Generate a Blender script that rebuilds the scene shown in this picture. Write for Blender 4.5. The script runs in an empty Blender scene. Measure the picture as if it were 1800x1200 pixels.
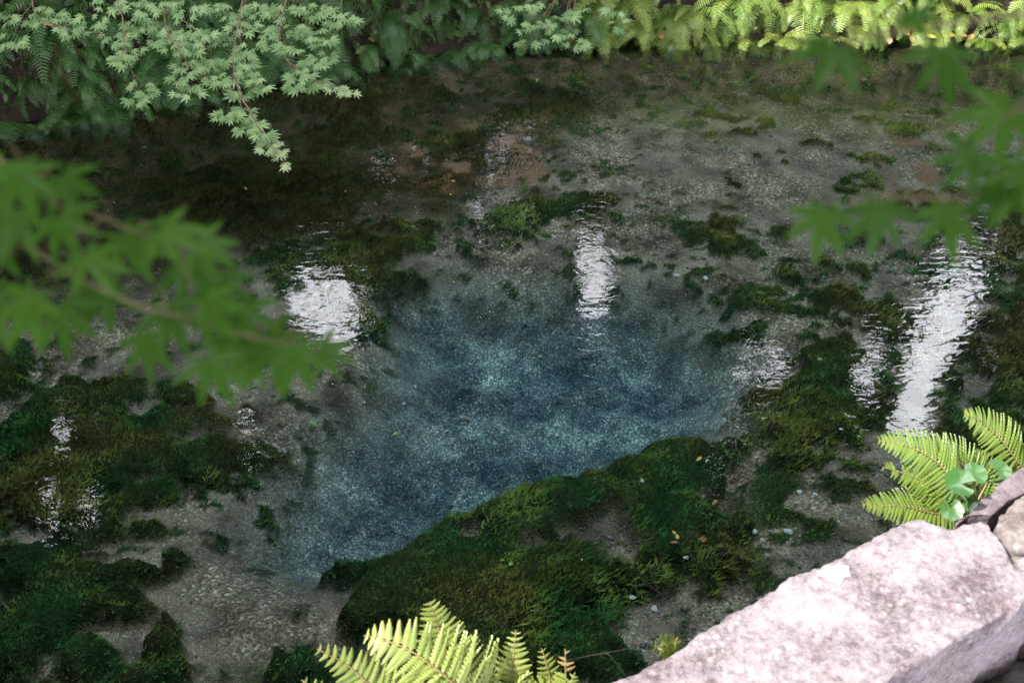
import bpy, bmesh, math, random
import numpy as np
from mathutils import Vector, Matrix
random.seed(7)
rng = np.random.default_rng(7)
sc = bpy.context.scene
COL = sc.collection
R = math.radians

# ------------------------------------------------------------------ camera
EYE = np.array((0.0, 0.0, 3.0)); PITCH = R(38); FPX = 1750.0
FWD = np.array((0, math.cos(PITCH), -math.sin(PITCH)))
UP = np.array((0, math.sin(PITCH), math.cos(PITCH)))
RIGHT = np.array((1.0, 0, 0))
cam = bpy.data.objects.new('camera', bpy.data.cameras.new('camera')); COL.objects.link(cam); sc.camera = cam
cam.location = EYE; cam.rotation_euler = (R(90) - PITCH, 0, 0)
cam.data.lens = 35; cam.data.sensor_width = 36; cam.data.clip_end = 1000; cam.data.clip_start = 0.05
cam.data.dof.use_dof = True; cam.data.dof.focus_distance = 3.6; cam.data.dof.aperture_fstop = 5.6

# ------------------------------------------------------------------ world, sun, exposure
SUN = np.array((-0.62, -0.22, 0.75)); SUN /= np.linalg.norm(SUN)
w = bpy.data.worlds.new('World'); sc.world = w; w.use_nodes = True
nt = w.node_tree; nd = nt.nodes; bg = nd['Background']
sky = nd.new('ShaderNodeTexSky'); sky.sky_type = 'NISHITA'; sky.sun_disc = False
sky.sun_elevation = math.asin(SUN[2]); sky.sun_rotation = math.atan2(SUN[0], SUN[1])
sky.dust_density = 3; sky.air_density = 1
geo = nd.new('ShaderNodeTexCoord')
nz = nd.new('ShaderNodeTexNoise'); nz.inputs['Scale'].default_value = 2.2; nz.inputs['Detail'].default_value = 6
nt.links.new(geo.outputs['Generated'], nz.inputs['Vector'])
rp = nd.new('ShaderNodeValToRGB'); rp.color_ramp.elements[0].position = .36; rp.color_ramp.elements[1].position = .52
rp.color_ramp.elements[0].color = (.55, .55, .55, 1)
nt.links.new(nz.outputs['Fac'], rp.inputs[0])
mx = nd.new('ShaderNodeMixRGB'); mx.inputs[2].default_value = (29, 29, 31.5, 1)      # bright broken cloud over the whole sky
nt.links.new(rp.outputs[0], mx.inputs[0]); nt.links.new(sky.outputs[0], mx.inputs[1])
nt.links.new(mx.outputs[0], bg.inputs[0]); bg.inputs[1].default_value = .11
sl = bpy.data.lights.new('sun', 'SUN'); sl.energy = 5.0; sl.angle = R(.5); sl.color = (1, .95, .86)
so = bpy.data.objects.new('sun', sl); COL.objects.link(so); so.location = (-20, 1, 20)
so.rotation_euler = Vector(SUN).to_track_quat('Z', 'Y').to_euler()
sc.view_settings.view_transform = 'Standard'; sc.view_settings.look = 'None'
sc.view_settings.exposure = 1.54; sc.view_settings.gamma = 1
sc.cycles.use_denoising = True
sc.cycles.max_bounces = 6; sc.cycles.transparent_max_bounces = 16
sc.cycles.sample_clamp_indirect = 6

# ------------------------------------------------------------------ helpers
def ray(u, v):
    return RIGHT * ((u - 900) / FPX) + UP * (-(v - 600) / FPX) + FWD
def at_z(u, v, z):
    d = ray(u, v); return EYE + d * ((z - EYE[2]) / d[2])
def at_t(u, v, t):
    return EYE + ray(u, v) * t
def project(P):
    Q = np.asarray(P) - EYE; dep = Q @ FWD
    dd = np.where(dep > .05, dep, .05)
    return 900 + FPX * (Q @ RIGHT) / dd, 600 - FPX * (Q @ UP) / dd, dep

_tabs = [rng.random((256, 256)) for _ in range(6)]
def vnoise(x, y, s=0):
    T = _tabs[s % 6]; x = np.asarray(x, float) + 97.3 + 13.7 * s; y = np.asarray(y, float) + 61.9 + 7.1 * s
    ix = np.floor(x).astype(int); iy = np.floor(y).astype(int); fx = x - ix; fy = y - iy
    fx = fx * fx * (3 - 2 * fx); fy = fy * fy * (3 - 2 * fy)
    a = T[ix % 256, iy % 256]; b = T[(ix + 1) % 256, iy % 256]; c = T[ix % 256, (iy + 1) % 256]; d = T[(ix + 1) % 256, (iy + 1) % 256]
    return (a * (1 - fx) + b * fx) * (1 - fy) + (c * (1 - fx) + d * fx) * fy
def fbm(x, y, o=4, s=0):
    v = 0; a = .5; t = 0
    for k in range(o):
        v = v + a * vnoise(x * 2**k, y * 2**k, s + k); t += a; a *= .5
    return v / t
def inside(px, py, poly):
    r = np.zeros(np.shape(px), bool); n = len(poly)
    for i in range(n):
        x1, y1 = poly[i]; x2, y2 = poly[(i + 1) % n]
        if y1 == y2: continue
        c = ((y1 > py) != (y2 > py)) & (px < (x2 - x1) * (py - y1) / (y2 - y1) + x1)
        r ^= c
    return r
def sdist(px, py, poly):                      # signed distance, positive inside
    d = np.full(np.shape(px), 1e9); n = len(poly)
    for i in range(n):
        x1, y1 = poly[i]; x2, y2 = poly[(i + 1) % n]
        ex, ey = x2 - x1, y2 - y1; L = ex * ex + ey * ey + 1e-12
        t = np.clip(((px - x1) * ex + (py - y1) * ey) / L, 0, 1)
        d = np.minimum(d, np.hypot(px - x1 - t * ex, py - y1 - t * ey))
    return np.where(inside(px, py, poly), d, -d)
def sstep(a, b, x):
    t = np.clip((x - a) / (b - a), 0, 1); return t * t * (3 - 2 * t)

def np_mesh(name, V, F, smooth=False):
    V = np.asarray(V, np.float32); F = np.asarray(F, np.int32); k = F.shape[1]
    me = bpy.data.meshes.new(name); me.vertices.add(len(V)); me.vertices.foreach_set('co', V.ravel())
    me.loops.add(F.size); me.loops.foreach_set('vertex_index', F.ravel())
    me.polygons.add(len(F)); me.polygons.foreach_set('loop_start', np.arange(0, F.size, k, dtype=np.int32))
    if smooth: me.polygons.foreach_set('use_smooth', np.ones(len(F), bool))
    me.update(calc_edges=True); me.validate(); return me
def py_mesh(name, V, F, smooth=False):
    me = bpy.data.meshes.new(name); me.from_pydata([tuple(map(float, v)) for v in V], [], F); me.update()
    if smooth:
        for p in me.polygons: p.use_smooth = True
    return me
def fattr(me, name, data):
    a = me.attributes.new(name, 'FLOAT', 'POINT'); a.data.foreach_set('value', np.asarray(data, np.float32))
def cattr(me, name, data):
    a = me.attributes.new(name, 'FLOAT_COLOR', 'POINT')
    a.data.foreach_set('color', np.c_[data, np.ones(len(data))].astype(np.float32).ravel())
def obj(name, me, mat=None, parent=None):
    o = bpy.data.objects.new(name, me); COL.objects.link(o)
    if mat is not None and me is not None and not me.materials: me.materials.append(mat)
    if parent is not None: o.parent = parent
    return o
def empty(name, loc=(0, 0, 0)):
    o = bpy.data.objects.new(name, None); COL.objects.link(o); o.location = loc; o.empty_display_size = .05
    return o
def tag(o, label=None, cat=None, group=None, kind=None):
    if label: o['label'] = label
    if cat: o['category'] = cat
    if group: o['group'] = group
    if kind: o['kind'] = kind
    return o
def basis(X, Y, Z, loc, sx=1, sy=1, sz=1):
    m = Matrix.Identity(4)
    for i in range(3):
        m[i][0] = X[i] * sx; m[i][1] = Y[i] * sy; m[i][2] = Z[i] * sz; m[i][3] = loc[i]
    return m
def unit(v):
    v = np.asarray(v, float); return v / (np.linalg.norm(v) + 1e-12)
def tube(pts, rad, n=7):
    pts = np.asarray(pts, float); V = []; F = []
    for i, p in enumerate(pts):
        T = unit(pts[min(i + 1, len(pts) - 1)] - pts[max(i - 1, 0)])
        A = unit(np.cross(T, (0.31, 0.2, 0.93) if abs(T[2]) < .9 else (1, .1, 0))); B = np.cross(T, A)
        for k in range(n):
            a = 2 * math.pi * k / n; V.append(p + rad[i] * (math.cos(a) * A + math.sin(a) * B))
    for i in range(len(pts) - 1):
        for k in range(n):
            F.append((i*n + k, i*n + (k+1) % n, (i+1)*n + (k+1) % n, (i+1)*n + k))
    F.append(tuple(range(n))[::-1]); F.append(tuple(range((len(pts)-1)*n, len(pts)*n)))
    return V, F
def tubes(list_):
    V = []; F = []
    for pts, rad, n in list_:
        v, f = tube(pts, rad, n); o = len(V); V += v; F += [tuple(i + o for i in q) for q in f]
    return V, F
def curve(P, n):                               # Catmull-Rom through P
    P = np.asarray(P, float); P = np.vstack([2*P[0]-P[1], P, 2*P[-1]-P[-2]]); m = len(P) - 3; out = []
    for s in np.linspace(0, m, n):
        i = min(int(s), m - 1); t = s - i; a, b, c, d = P[i:i+4]
        out.append(.5*((2*b) + (c-a)*t + (2*a-5*b+4*c-d)*t*t + (3*b-a-3*c+d)*t**3))
    return np.array(out)

# ------------------------------------------------------------------ materials
def mat(name):
    m = bpy.data.materials.new(name); m.use_nodes = True
    return m, m.node_tree.nodes, m.node_tree.links, m.node_tree.nodes['Principled BSDF'], m.node_tree.nodes['Material Output']
def ramp(n, stops):
    r = n.new('ShaderNodeValToRGB'); e = r.color_ramp.elements
    while len(e) < len(stops): e.new(.5)
    for k, (p, c) in enumerate(stops): e[k].position = p; e[k].color = (*c, 1)
    return r
def leaf_mat(name, c0, c1, trans=.35, tcol=None, rough=.42, nscale=14, by_object=True, spec=.5, attr=None):
    m, n, l, b, out = mat(name)
    if attr:
        a = n.new('ShaderNodeAttribute'); a.attribute_name = attr; fac = a.outputs['Fac']
    else:
        oi = n.new('ShaderNodeObjectInfo'); fac = oi.outputs['Random']
    tc = n.new('ShaderNodeTexCoord'); z = n.new('ShaderNodeTexNoise'); z.inputs['Scale'].default_value = nscale
    l.new(tc.outputs['Object'], z.inputs['Vector'])
    ad = n.new('ShaderNodeMath'); ad.operation = 'MULTIPLY_ADD'; ad.inputs[1].default_value = .6
    l.new(fac, ad.inputs[0]); sc_ = n.new('ShaderNodeMath'); sc_.operation = 'MULTIPLY'; sc_.inputs[1].default_value = .45
    l.new(z.outputs['Fac'], sc_.inputs[0]); l.new(sc_.outputs[0], ad.inputs[2])
    r = ramp(n, [(.12, c0), (.9, c1)]); l.new(ad.outputs[0], r.inputs[0])
    l.new(r.outputs[0], b.inputs['Base Color']); b.inputs['Roughness'].default_value = rough
    b.inputs['Specular IOR Level'].default_value = spec
    t = n.new('ShaderNodeBsdfTranslucent')
    mm = n.new('ShaderNodeMixRGB'); mm.blend_type = 'MULTIPLY'; mm.inputs[0].default_value = 1
    mm.inputs[2].default_value = (*(tcol or (1.3, 1.25, .5)), 1); l.new(r.outputs[0], mm.inputs[1]); l.new(mm.outputs[0], t.inputs[0])
    ms = n.new('ShaderNodeMixShader'); ms.inputs[0].default_value = trans
    l.new(b.outputs[0], ms.inputs[1]); l.new(t.outputs[0], ms.inputs[2]); l.new(ms.outputs[0], out.inputs[0])
    return m
M = {}
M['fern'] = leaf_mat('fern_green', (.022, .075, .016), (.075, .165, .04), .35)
M['fern_young'] = leaf_mat('fern_yellow_green', (.17, .235, .045), (.29, .33, .085), .32, nscale=40)
M['fern_side'] = leaf_mat('fern_fresh_green', (.105, .19, .025), (.19, .26, .045), .35, nscale=40)
M['fern_sunlit'] = leaf_mat('fern_sunlit_green', (.06, .15, .016), (.29, .365, .09), .35)  # brighter copy of the fern green, sunlight put into the colour
M['maple'] = leaf_mat('maple_mint', (.095, .20, .07), (.27, .385, .17), .3, (1.1, 1.2, .6), .42, spec=.45)
M['maple_tip'] = leaf_mat('maple_tip', (.22, .32, .14), (.32, .40, .2), .3, (1.1, 1.2, .6), .4, spec=.7)
M['maple_near'] = leaf_mat('maple_deep', (.026, .085, .005), (.050, .128, .009), .5, (1.3, 1.5, .3), .5, spec=.25)
M['canopy'] = leaf_mat('canopy_green', (.010, .026, .007), (.030, .062, .016), .3, attr='tint', nscale=1)
M['broad'] = leaf_mat('broad_leaf', (.028, .085, .02), (.065, .14, .04), .14, (1.1, 1.2, .5), .28, nscale=25, spec=.7)
M['shrub'] = leaf_mat('shrub_leaf', (.06, .14, .03), (.15, .24, .07), .35, nscale=20)
def plain(name, c0, c1, scale=20, rough=.8, bump=.3, spec=.3):
    m, n, l, b, out = mat(name); tc = n.new('ShaderNodeTexCoord')
    z = n.new('ShaderNodeTexNoise'); z.inputs['Scale'].default_value = scale; z.inputs['Detail'].default_value = 8
    l.new(tc.outputs['Object'], z.inputs['Vector']); r = ramp(n, [(.3, c0), (.7, c1)]); l.new(z.outputs['Fac'], r.inputs[0])
    l.new(r.outputs[0], b.inputs['Base Color']); b.inputs['Roughness'].default_value = rough; b.inputs['Specular IOR Level'].default_value = spec
    bp = n.new('ShaderNodeBump'); bp.inputs['Strength'].default_value = bump; bp.inputs['Distance'].default_value = .02
    l.new(z.outputs['Fac'], bp.inputs['Height']); l.new(bp.outputs[0], b.inputs['Normal'])
    return m
M['soil'] = plain('bank_soil', (.008, .006, .004), (.028, .020, .012), 9, .9, .8)
M['forest'] = plain('forest_floor', (.02, .022, .01), (.06, .055, .03), 3, .95, .5)
M['bark'] = plain('bark', (.035, .028, .022), (.11, .09, .07), 12, .9, .8)
M['twig'] = plain('twig', (.11, .07, .045), (.20, .14, .10), 60, .7, .2)
M['twig_near'] = plain('young_twig', (.07, .06, .025), (.12, .095, .05), 60, .7, .2)
M['rachis'] = plain('rachis', (.16, .12, .04), (.26, .20, .08), 60, .6, .1)
M['root'] = plain('root_fibre', (.02, .011, .008), (.06, .032, .022), 40, .9, .2)
M['dead'] = plain('dead_leaf', (.20, .10, .03), (.36, .2, .07), 30, .7, .2)
M['deadpink'] = plain('faded_leaf', (.35, .16, .13), (.5, .3, .25), 30, .7, .2)
M['yellow'] = plain('yellow_leaf', (.42, .34, .05), (.55, .42, .1), 30, .6, .1)
M['lime'] = plain('lime_leaf', (.10, .30, .04), (.2, .45, .08), 30, .6, .1)
M['palestone'] = plain('pale_stone', (.40, .40, .36), (.62, .62, .58), 30, .7, .4)
M['paving'] = plain('paving_joint', (.10, .08, .065), (.2, .165, .14), 25, .95, .6)

def stone_mat(name, dark, mid, lite, moss=.0):
    m, n, l, b, out = mat(name); tc = n.new('ShaderNodeTexCoord')
    def noise(s, d=8, ro=.6):
        z = n.new('ShaderNodeTexNoise'); z.inputs['Scale'].default_value = s; z.inputs['Detail'].default_value = d
        z.inputs['Roughness'].default_value = ro; l.new(tc.outputs['Object'], z.inputs['Vector']); return z
    a = noise(7); r = ramp(n, [(.30, dark), (.47, mid), (.68, lite)])
    f = noise(60, 8, .8); mxf = n.new('ShaderNodeMath'); mxf.operation = 'MULTIPLY_ADD'; mxf.inputs[1].default_value = 1.15
    sub = n.new('ShaderNodeMath'); sub.operation = 'SUBTRACT'; sub.inputs[1].default_value = .5
    l.new(f.outputs['Fac'], sub.inputs[0]); l.new(sub.outputs[0], mxf.inputs[0]); l.new(a.outputs['Fac'], mxf.inputs[2])
    l.new(mxf.outputs[0], r.inputs[0])
    # pale lichen rosettes
    vo = n.new('ShaderNodeTexVoronoi'); vo.inputs['Scale'].default_value = 46; l.new(tc.outputs['Object'], vo.inputs['Vector'])
    lr = ramp(n, [(.10, (1, 1, 1)), (.34, (0, 0, 0))]); l.new(vo.outputs['Distance'], lr.inputs[0])
    g = noise(5, 3); gr = ramp(n, [(.45, (0, 0, 0)), (.6, (1, 1, 1))]); l.new(g.outputs['Fac'], gr.inputs[0])
    mu = n.new('ShaderNodeMath'); mu.operation = 'MULTIPLY'; l.new(lr.outputs[0], mu.inputs[0]); l.new(gr.outputs[0], mu.inputs[1])
    mu2 = n.new('ShaderNodeMath'); mu2.operation = 'MULTIPLY'; mu2.inputs[1].default_value = .8; l.new(mu.outputs[0], mu2.inputs[0])
    m1 = n.new('ShaderNodeMixRGB'); m1.inputs[2].default_value = (lite[0]*1.25, lite[1]*1.3, lite[2]*1.22, 1)
    l.new(mu2.outputs[0], m1.inputs[0]); l.new(r.outputs[0], m1.inputs[1])
    # dark flecks
    k = noise(42, 4, .8); kr = ramp(n, [(.62, (0, 0, 0)), (.74, (1, 1, 1))]); l.new(k.outputs['Fac'], kr.inputs[0])
    m2 = n.new('ShaderNodeMixRGB'); m2.inputs[2].default_value = (dark[0]*.45, dark[1]*.42, dark[2]*.42, 1)
    k2 = n.new('ShaderNodeMath'); k2.operation = 'MULTIPLY'; k2.inputs[1].default_value = .7; l.new(kr.outputs[0], k2.inputs[0])
    l.new(k2.outputs[0], m2.inputs[0]); l.new(m1.outputs[0], m2.inputs[1])
    l.new(m2.outputs[0], b.inputs['Base Color']); b.inputs['Roughness'].default_value = .85; b.inputs['Specular IOR Level'].default_value = .25
    bp = n.new('ShaderNodeBump'); bp.inputs['Strength'].default_value = .9; bp.inputs['Distance'].default_value = .012
    l.new(mxf.outputs[0], bp.inputs['Height']); l.new(bp.outputs[0], b.inputs['Normal'])
    return m
M['stone'] = stone_mat('lilac_stone', (.125, .092, .104), (.262, .222, .242), (.375, .342, .365))
M['stone_purple'] = stone_mat('purple_stone', (.105, .08, .09), (.155, .12, .135), (.25, .215, .23))
M['stone_brown'] = stone_mat('brown_stone', (.12, .095, .088), (.215, .18, .172), (.32, .285, .28))
M['lichen'] = plain('white_lichen', (.22, .21, .2), (.40, .40, .38), 60, .9, .4)

# ------------------------------------------------------------------ plan of the place
BANK = [(-9, -14), (-7.2, -7), (-6.6, -2), (-6.35, 1), (-6.0, 3), (-5.2, 4.5), (-4.4, 5.45), (-3.42, 6.09), (-2.3, 6.62), (-1.25, 7.08),
        (-.66, 7.33), (0, 7.5), (.9, 7.62), (2.5, 7.66), (4.1, 7.66), (7, 7.9), (12, 8.6), (20, 10), (40, 15)]
E0 = np.array((.17, 1.074)); ED = unit((.888, .46)); EN = np.array((-ED[1], ED[0]))   # outer edge of the stone kerb, its direction, riverward normal
ZK = 1.35                                                                              # top of the kerb stones
ZW = 1.13                                                                              # walkway
def wallp(a, b, z=None):
    p = E0 + a * ED + b * EN; return (p[0], p[1]) if z is None else (p[0], p[1], z)

# ------------------------------------------------------------------ river bed
ZB = -.28
def poly(pts, z=-.25): return [tuple(at_z(u, v, z)[:2]) for u, v in pts]
POOL = poly([(715, 570), (800, 545), (900, 548), (1000, 555), (1100, 560), (1190, 590), (1270, 650), (1290, 690)], -.5) + poly([(1235, 715), (1120, 745), (1010, 785), (900, 825), (770, 875), (650, 940), (540, 955), (470, 930), (500, 870)]) + poly([(580, 800), (680, 720), (715, 650)], -.4)
WEEDS = [  # polygon, brown tint, mound height, cushion
 (poly([(1110, 742), (1180, 735), (1262, 735), (1330, 790), (1350, 860), (1290, 925), (1320, 985), (1240, 1015), (1180, 1060), (1105, 1090), (1120, 1150), (1050, 1240), (560, 1240), (690, 1150), (600, 1112), (590, 1060), (600, 1010), (566, 965), (650, 935), (765, 880), (755, 850), (840, 820), (940, 800), (1040, 780)]), .14, .11, 1),
 (poly([(-80, 950), (180, 945), (345, 980), (270, 1030), (215, 1060), (225, 1150), (200, 1260), (-80, 1260)]), .1, .16, 1),
 (poly([(190, 1180), (290, 1130), (400, 1150), (440, 1250), (180, 1250)]), .05, .16, 1),
 (poly([(450, 1160), (530, 1105), (610, 1130), (620, 1250), (440, 1250)]), .0, .18, 1),
 (poly([(-80, 560), (120, 600), (250, 650), (420, 690), (530, 770), (500, 800), (440, 820), (330, 870), (290, 930), (200, 950), (60, 968), (-80, 880)]), .55, .12, .3),
 (poly([(620, 612), (700, 600), (716, 690), (650, 770), (590, 782), (635, 700)]), .25, .10, .2),
 (poly([(380, 470), (430, 440), (560, 425), (640, 385), (780, 385), (880, 350), (1060, 345), (1080, 380), (960, 415), (860, 450), (760, 490), (720, 530), (690, 600), (620, 610), (520, 520)]), .35, .10, .2),
 (poly([(1330, 770), (1370, 700), (1400, 560), (1460, 600), (1560, 640), (1600, 730), (1540, 800), (1470, 790), (1390, 850), (1340, 850)]), .3, .10, .3),
 (poly([(1395, 455), (1470, 448), (1500, 520), (1430, 575), (1380, 560)]), .35, .08, .3),
 (poly([(1640, 420), (1860, 330), (1860, 560), (1700, 560), (1600, 500)]), .4, .07, .2),
 (poly([(1700, 560), (1860, 520), (1860, 900), (1600, 800), (1640, 720)]), .75, .16, .2),
 (poly([(1200, 400), (1300, 385), (1350, 430), (1280, 455), (1215, 440)]), .3, .06, .2),
 (poly([(250, 330), (420, 300), (520, 340), (420, 420), (260, 400)]), .7, .06, .2),
 (poly([(1470, 805), (1510, 800), (1510, 880), (1475, 870)]), .1, .08, .5),
 (poly([(1240, 1030), (1340, 990), (1390, 1000), (1300, 1060), (1180, 1130), (1160, 1120)]), .2, .08, .4),
]
HOLES = [poly([(960, 925), (1060, 900), (1130, 930), (1130, 975), (1020, 985), (960, 990)]), poly([(1080, 1070), (1190, 1050), (1230, 1075), (1150, 1140), (1090, 1110)]),
         poly([(1240, 870), (1290, 860), (1300, 900), (1245, 905)]), poly([(480, 690), (560, 690), (600, 745), (470, 760)]), poly([(320, 740), (470, 720), (480, 765), (330, 770)])]
SPOTS = poly([(1080, 400), (1300, 360), (1450, 440), (1860, 150), (1860, 800), (1560, 960), (1300, 1000), (1330, 720), (1180, 600), (1060, 480)])
SPOTS2 = poly([(1180, 190), (1860, 150), (1860, 480), (1300, 440)])
LEFTSP = poly([(250, 780), (620, 760), (640, 880), (600, 960), (250, 940)])
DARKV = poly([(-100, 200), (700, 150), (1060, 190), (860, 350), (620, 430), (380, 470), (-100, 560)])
ALGAE = poly([(1560, 180), (1660, 200), (1650, 330), (1570, 360)]) 
CLEAN1 = poly([(240, 1010), (340, 960), (555, 950), (590, 1050), (585, 1105), (470, 1150), (420, 1200), (330, 1140), (240, 1100)])
CLEAN2 = poly([(1100, 230), (1300, 190), (1860, 190), (1860, 330), (1500, 430), (1330, 420), (1150, 330)])
BROWN2 = poly([(740, 240), (960, 215), (960, 330), (700, 330)])

def bed_fields(X, Y):
    n1 = fbm(X * 3, Y * 3, 4, 0) - .5; n2 = fbm(X * 9, Y * 9, 3, 2) - .5; n3 = fbm(X * 1.3, Y * 1.3, 3, 4) - .5; n4 = fbm(X * 22, Y * 22, 2, 3) - .5
    jx = X + .22 * (fbm(X * 4, Y * 4, 3, 1) - .5); jy = Y + .22 * (fbm(X * 4 + 9, Y * 4, 3, 3) - .5)
    weed = np.zeros_like(X); brown = np.zeros_like(X); mound = np.zeros_like(X); cush = np.zeros_like(X)
    for P, br, h, cu in WEEDS:
        s = sdist(jx, jy, P) + .26 * n2 + .16 * n1 + .10 * n4
        if cu < 1: s = s - .26 * sstep(.52, .36, fbm(X * 6.5 + 3, Y * 8.5, 3, 2)) * (1 if h < .11 else .75)
        else: s = s - .16 * sstep(.38, .28, fbm(X * 5 + 3, Y * 6, 3, 2))
        k = sstep(-.015, .05, s); up = sstep(-.02, .16, s)
        weed = np.maximum(weed, k); brown = np.maximum(brown, k * np.clip(br * .6 + 1.7 * n1 - .05, 0, 1)); mound = np.maximum(mound, h * up); cush = np.maximum(cush, cu * up)
    for P in HOLES:
        s = sdist(jx, jy, P) + .25 * n2; k = sstep(-.04, .06, s); weed *= 1 - k; mound *= 1 - k; cush *= 1 - k
    pool = sstep(-.38, .38, sdist(X, Y, POOL) + .22 * n3 + .12 * n1)
    kk = 1 - sstep(.2, .5, pool); weed *= kk; mound *= kk; cush *= kk
    c = fbm(X * 5.5, Y * 7.5, 3, 5)
    for P, th, h in ((SPOTS, .575, .06), (SPOTS2, .63, .05), (LEFTSP, .63, .04)):
        s = sstep(-.25, .15, sdist(X, Y, P)); k = s * sstep(th, th + .05, c + .10 * n2)
        weed = np.maximum(weed, k); mound = np.maximum(mound, h * k); brown = np.maximum(brown, k * np.clip(.25 + n1, 0, 1))
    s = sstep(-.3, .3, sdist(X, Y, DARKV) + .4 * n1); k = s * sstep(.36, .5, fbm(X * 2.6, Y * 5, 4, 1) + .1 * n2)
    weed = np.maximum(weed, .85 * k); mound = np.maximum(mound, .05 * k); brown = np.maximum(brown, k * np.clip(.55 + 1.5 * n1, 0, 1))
    alg = np.maximum(sstep(-.15, .1, sdist(X, Y, ALGAE) + .5 * n2), sstep(-.2, .15, sdist(X, Y, BROWN2) + .5 * n2)) * sstep(.42, .6, fbm(X * 7, Y * 7, 3, 3))
    clean = np.maximum(sstep(-.12, .12, sdist(X, Y, CLEAN1) + .2 * n1), .8 * sstep(-.3, .3, sdist(X, Y, CLEAN2) + .3 * n1))
    k = (1 - clean) * sstep(.645, .68, fbm(X * 15, Y * 19, 2, 5) + .12 * n1) * (1 - .6 * sstep(.5, .9, pool)); weed = np.maximum(weed, .9 * k); mound = np.maximum(mound, .025 * k)
    silt_shade = np.maximum(sstep(-.5, .5, sdist(X, Y, DARKV) + .5 * n1), .55 * sstep(.52, .68, fbm(X * 6, Y * 7, 4, 0) + .1 * n2) * (1 - .5 * pool)) * (1 - .8 * clean)  # silt patches, plus bed colour darkened for shade along the left far bank
    far_ = np.interp(X, [p[0] for p in BANK[5:]], [p[1] for p in BANK[5:]]); silt_shade = np.maximum(silt_shade, .8 * sstep(1.3, .4, far_ - Y + .5 * n1))
    kk = 1 - .92 * sstep(.3, .65, pool); weed *= kk; mound *= kk
    # cushions: rounded domes on a jittered lattice
    dome = np.zeros_like(X); cs = .21
    gx = np.floor(X / cs); gy = np.floor(Y / cs)
    for ox in (-1, 0, 1):
        for oy in (-1, 0, 1):
            cx = gx + ox; cy = gy + oy
            jxx = vnoise(cx * 1.7, cy * 2.3, 1); jyy = vnoise(cx * 2.9, cy * 1.3, 2); rr = .62 + .7 * vnoise(cx * 3.1, cy * 3.7, 3)
            d2 = ((X / cs - cx - jxx) ** 2 + (Y / cs - cy - jyy) ** 2) / rr ** 2
            dome = np.maximum(dome, np.sqrt(np.clip(1 - d2, 0, 1)) * rr)
    Z = ZB - .46 * pool + .07 * n3 + .04 * n1 + .014 * n2
    Z = Z + pool * (.20 * n1 + .07 * n2)
    Z = Z + mound * (.10 + .5 * (n1 + .5)) + cush * dome * .085 + weed * (.05 * n2 + .018 * n4)
    # shallower towards both banks
    far = np.interp(X, [p[0] for p in BANK[5:]], [p[1] for p in BANK[5:]])
    Z = Z + .07 * sstep(3.2, .6, far - Y) + .13 * sstep(.7, .05, far - Y)
    Z = np.minimum(Z, -.05)
    return Z, weed, np.clip(brown, 0, 1), pool, alg, dome * cush, silt_shade
nx, ny = 620, 420
xs = np.linspace(-6.2, 6.2, nx); ys = np.linspace(.6, 8.9, ny); X, Y = np.meshgrid(xs, ys)
Z, W_, B_, P_, A_, D_, S_ = bed_fields(X, Y)
idx = np.arange(nx * ny).reshape(ny, nx)
F = np.c_[idx[:-1, :-1].ravel(), idx[:-1, 1:].ravel(), idx[1:, 1:].ravel(), idx[1:, :-1].ravel()]
me = np_mesh('river_bed', np.c_[X.ravel(), Y.ravel(), Z.ravel()], F, True)
for nm, d in (('weed', W_), ('brown', B_), ('pool', P_), ('algae', A_), ('silt_shade', S_)): fattr(me, nm, d.ravel())
m, n, l, b, out = mat('bed_gravel'); tc = n.new('ShaderNodeTexCoord')
def attr(nm):
    a = n.new('ShaderNodeAttribute'); a.attribute_name = nm; return a.outputs['Fac']
def vor(scale, stops):
    v = n.new('ShaderNodeTexVoronoi'); v.inputs['Scale'].default_value = scale; l.new(tc.outputs['Object'], v.inputs['Vector'])
    s = n.new('ShaderNodeSeparateColor'); l.new(v.outputs['Color'], s.inputs[0]); r = ramp(n, stops); l.new(s.outputs[0], r.inputs[0]); return v, r
v1, r1 = vor(95, [(0, (0.078, 0.063, 0.043)), (.5, (0.168, 0.132, 0.090)), (.8, (0.269, 0.211, 0.146)), (.93, (.34, .27, .17)), (.988, (.5, .47, .4))])
v2, r2 = vor(210, [(0, (0.123, 0.098, 0.069)), (.55, (0.185, 0.147, 0.105)), (.93, (0.246, 0.196, 0.142)), (.993, (.42, .40, .34))])
z = n.new('ShaderNodeTexNoise'); z.inputs['Scale'].default_value = 2.3; z.inputs['Detail'].default_value = 5; l.new(tc.outputs['Object'], z.inputs['Vector'])
zr = ramp(n, [(.42, (0, 0, 0)), (.58, (1, 1, 1))]); l.new(z.outputs['Fac'], zr.inputs[0])
g = n.new('ShaderNodeMixRGB'); l.new(zr.outputs[0], g.inputs[0]); l.new(r1.outputs[0], g.inputs[1]); l.new(r2.outputs[0], g.inputs[2])
z2 = n.new('ShaderNodeTexNoise'); z2.inputs['Scale'].default_value = 5; z2.inputs['Detail'].default_value = 6; l.new(tc.outputs['Object'], z2.inputs['Vector'])
zr2 = ramp(n, [(.3, (.40, .41, .40)), (.62, (1.32, 1.36, 1.33))]); l.new(z2.outputs['Fac'], zr2.inputs[0])
g2 = n.new('ShaderNodeMixRGB'); g2.blend_type = 'MULTIPLY'; g2.inputs[0].default_value = 1; l.new(g.outputs[0], g2.inputs[1]); l.new(zr2.outputs[0], g2.inputs[2])
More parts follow.
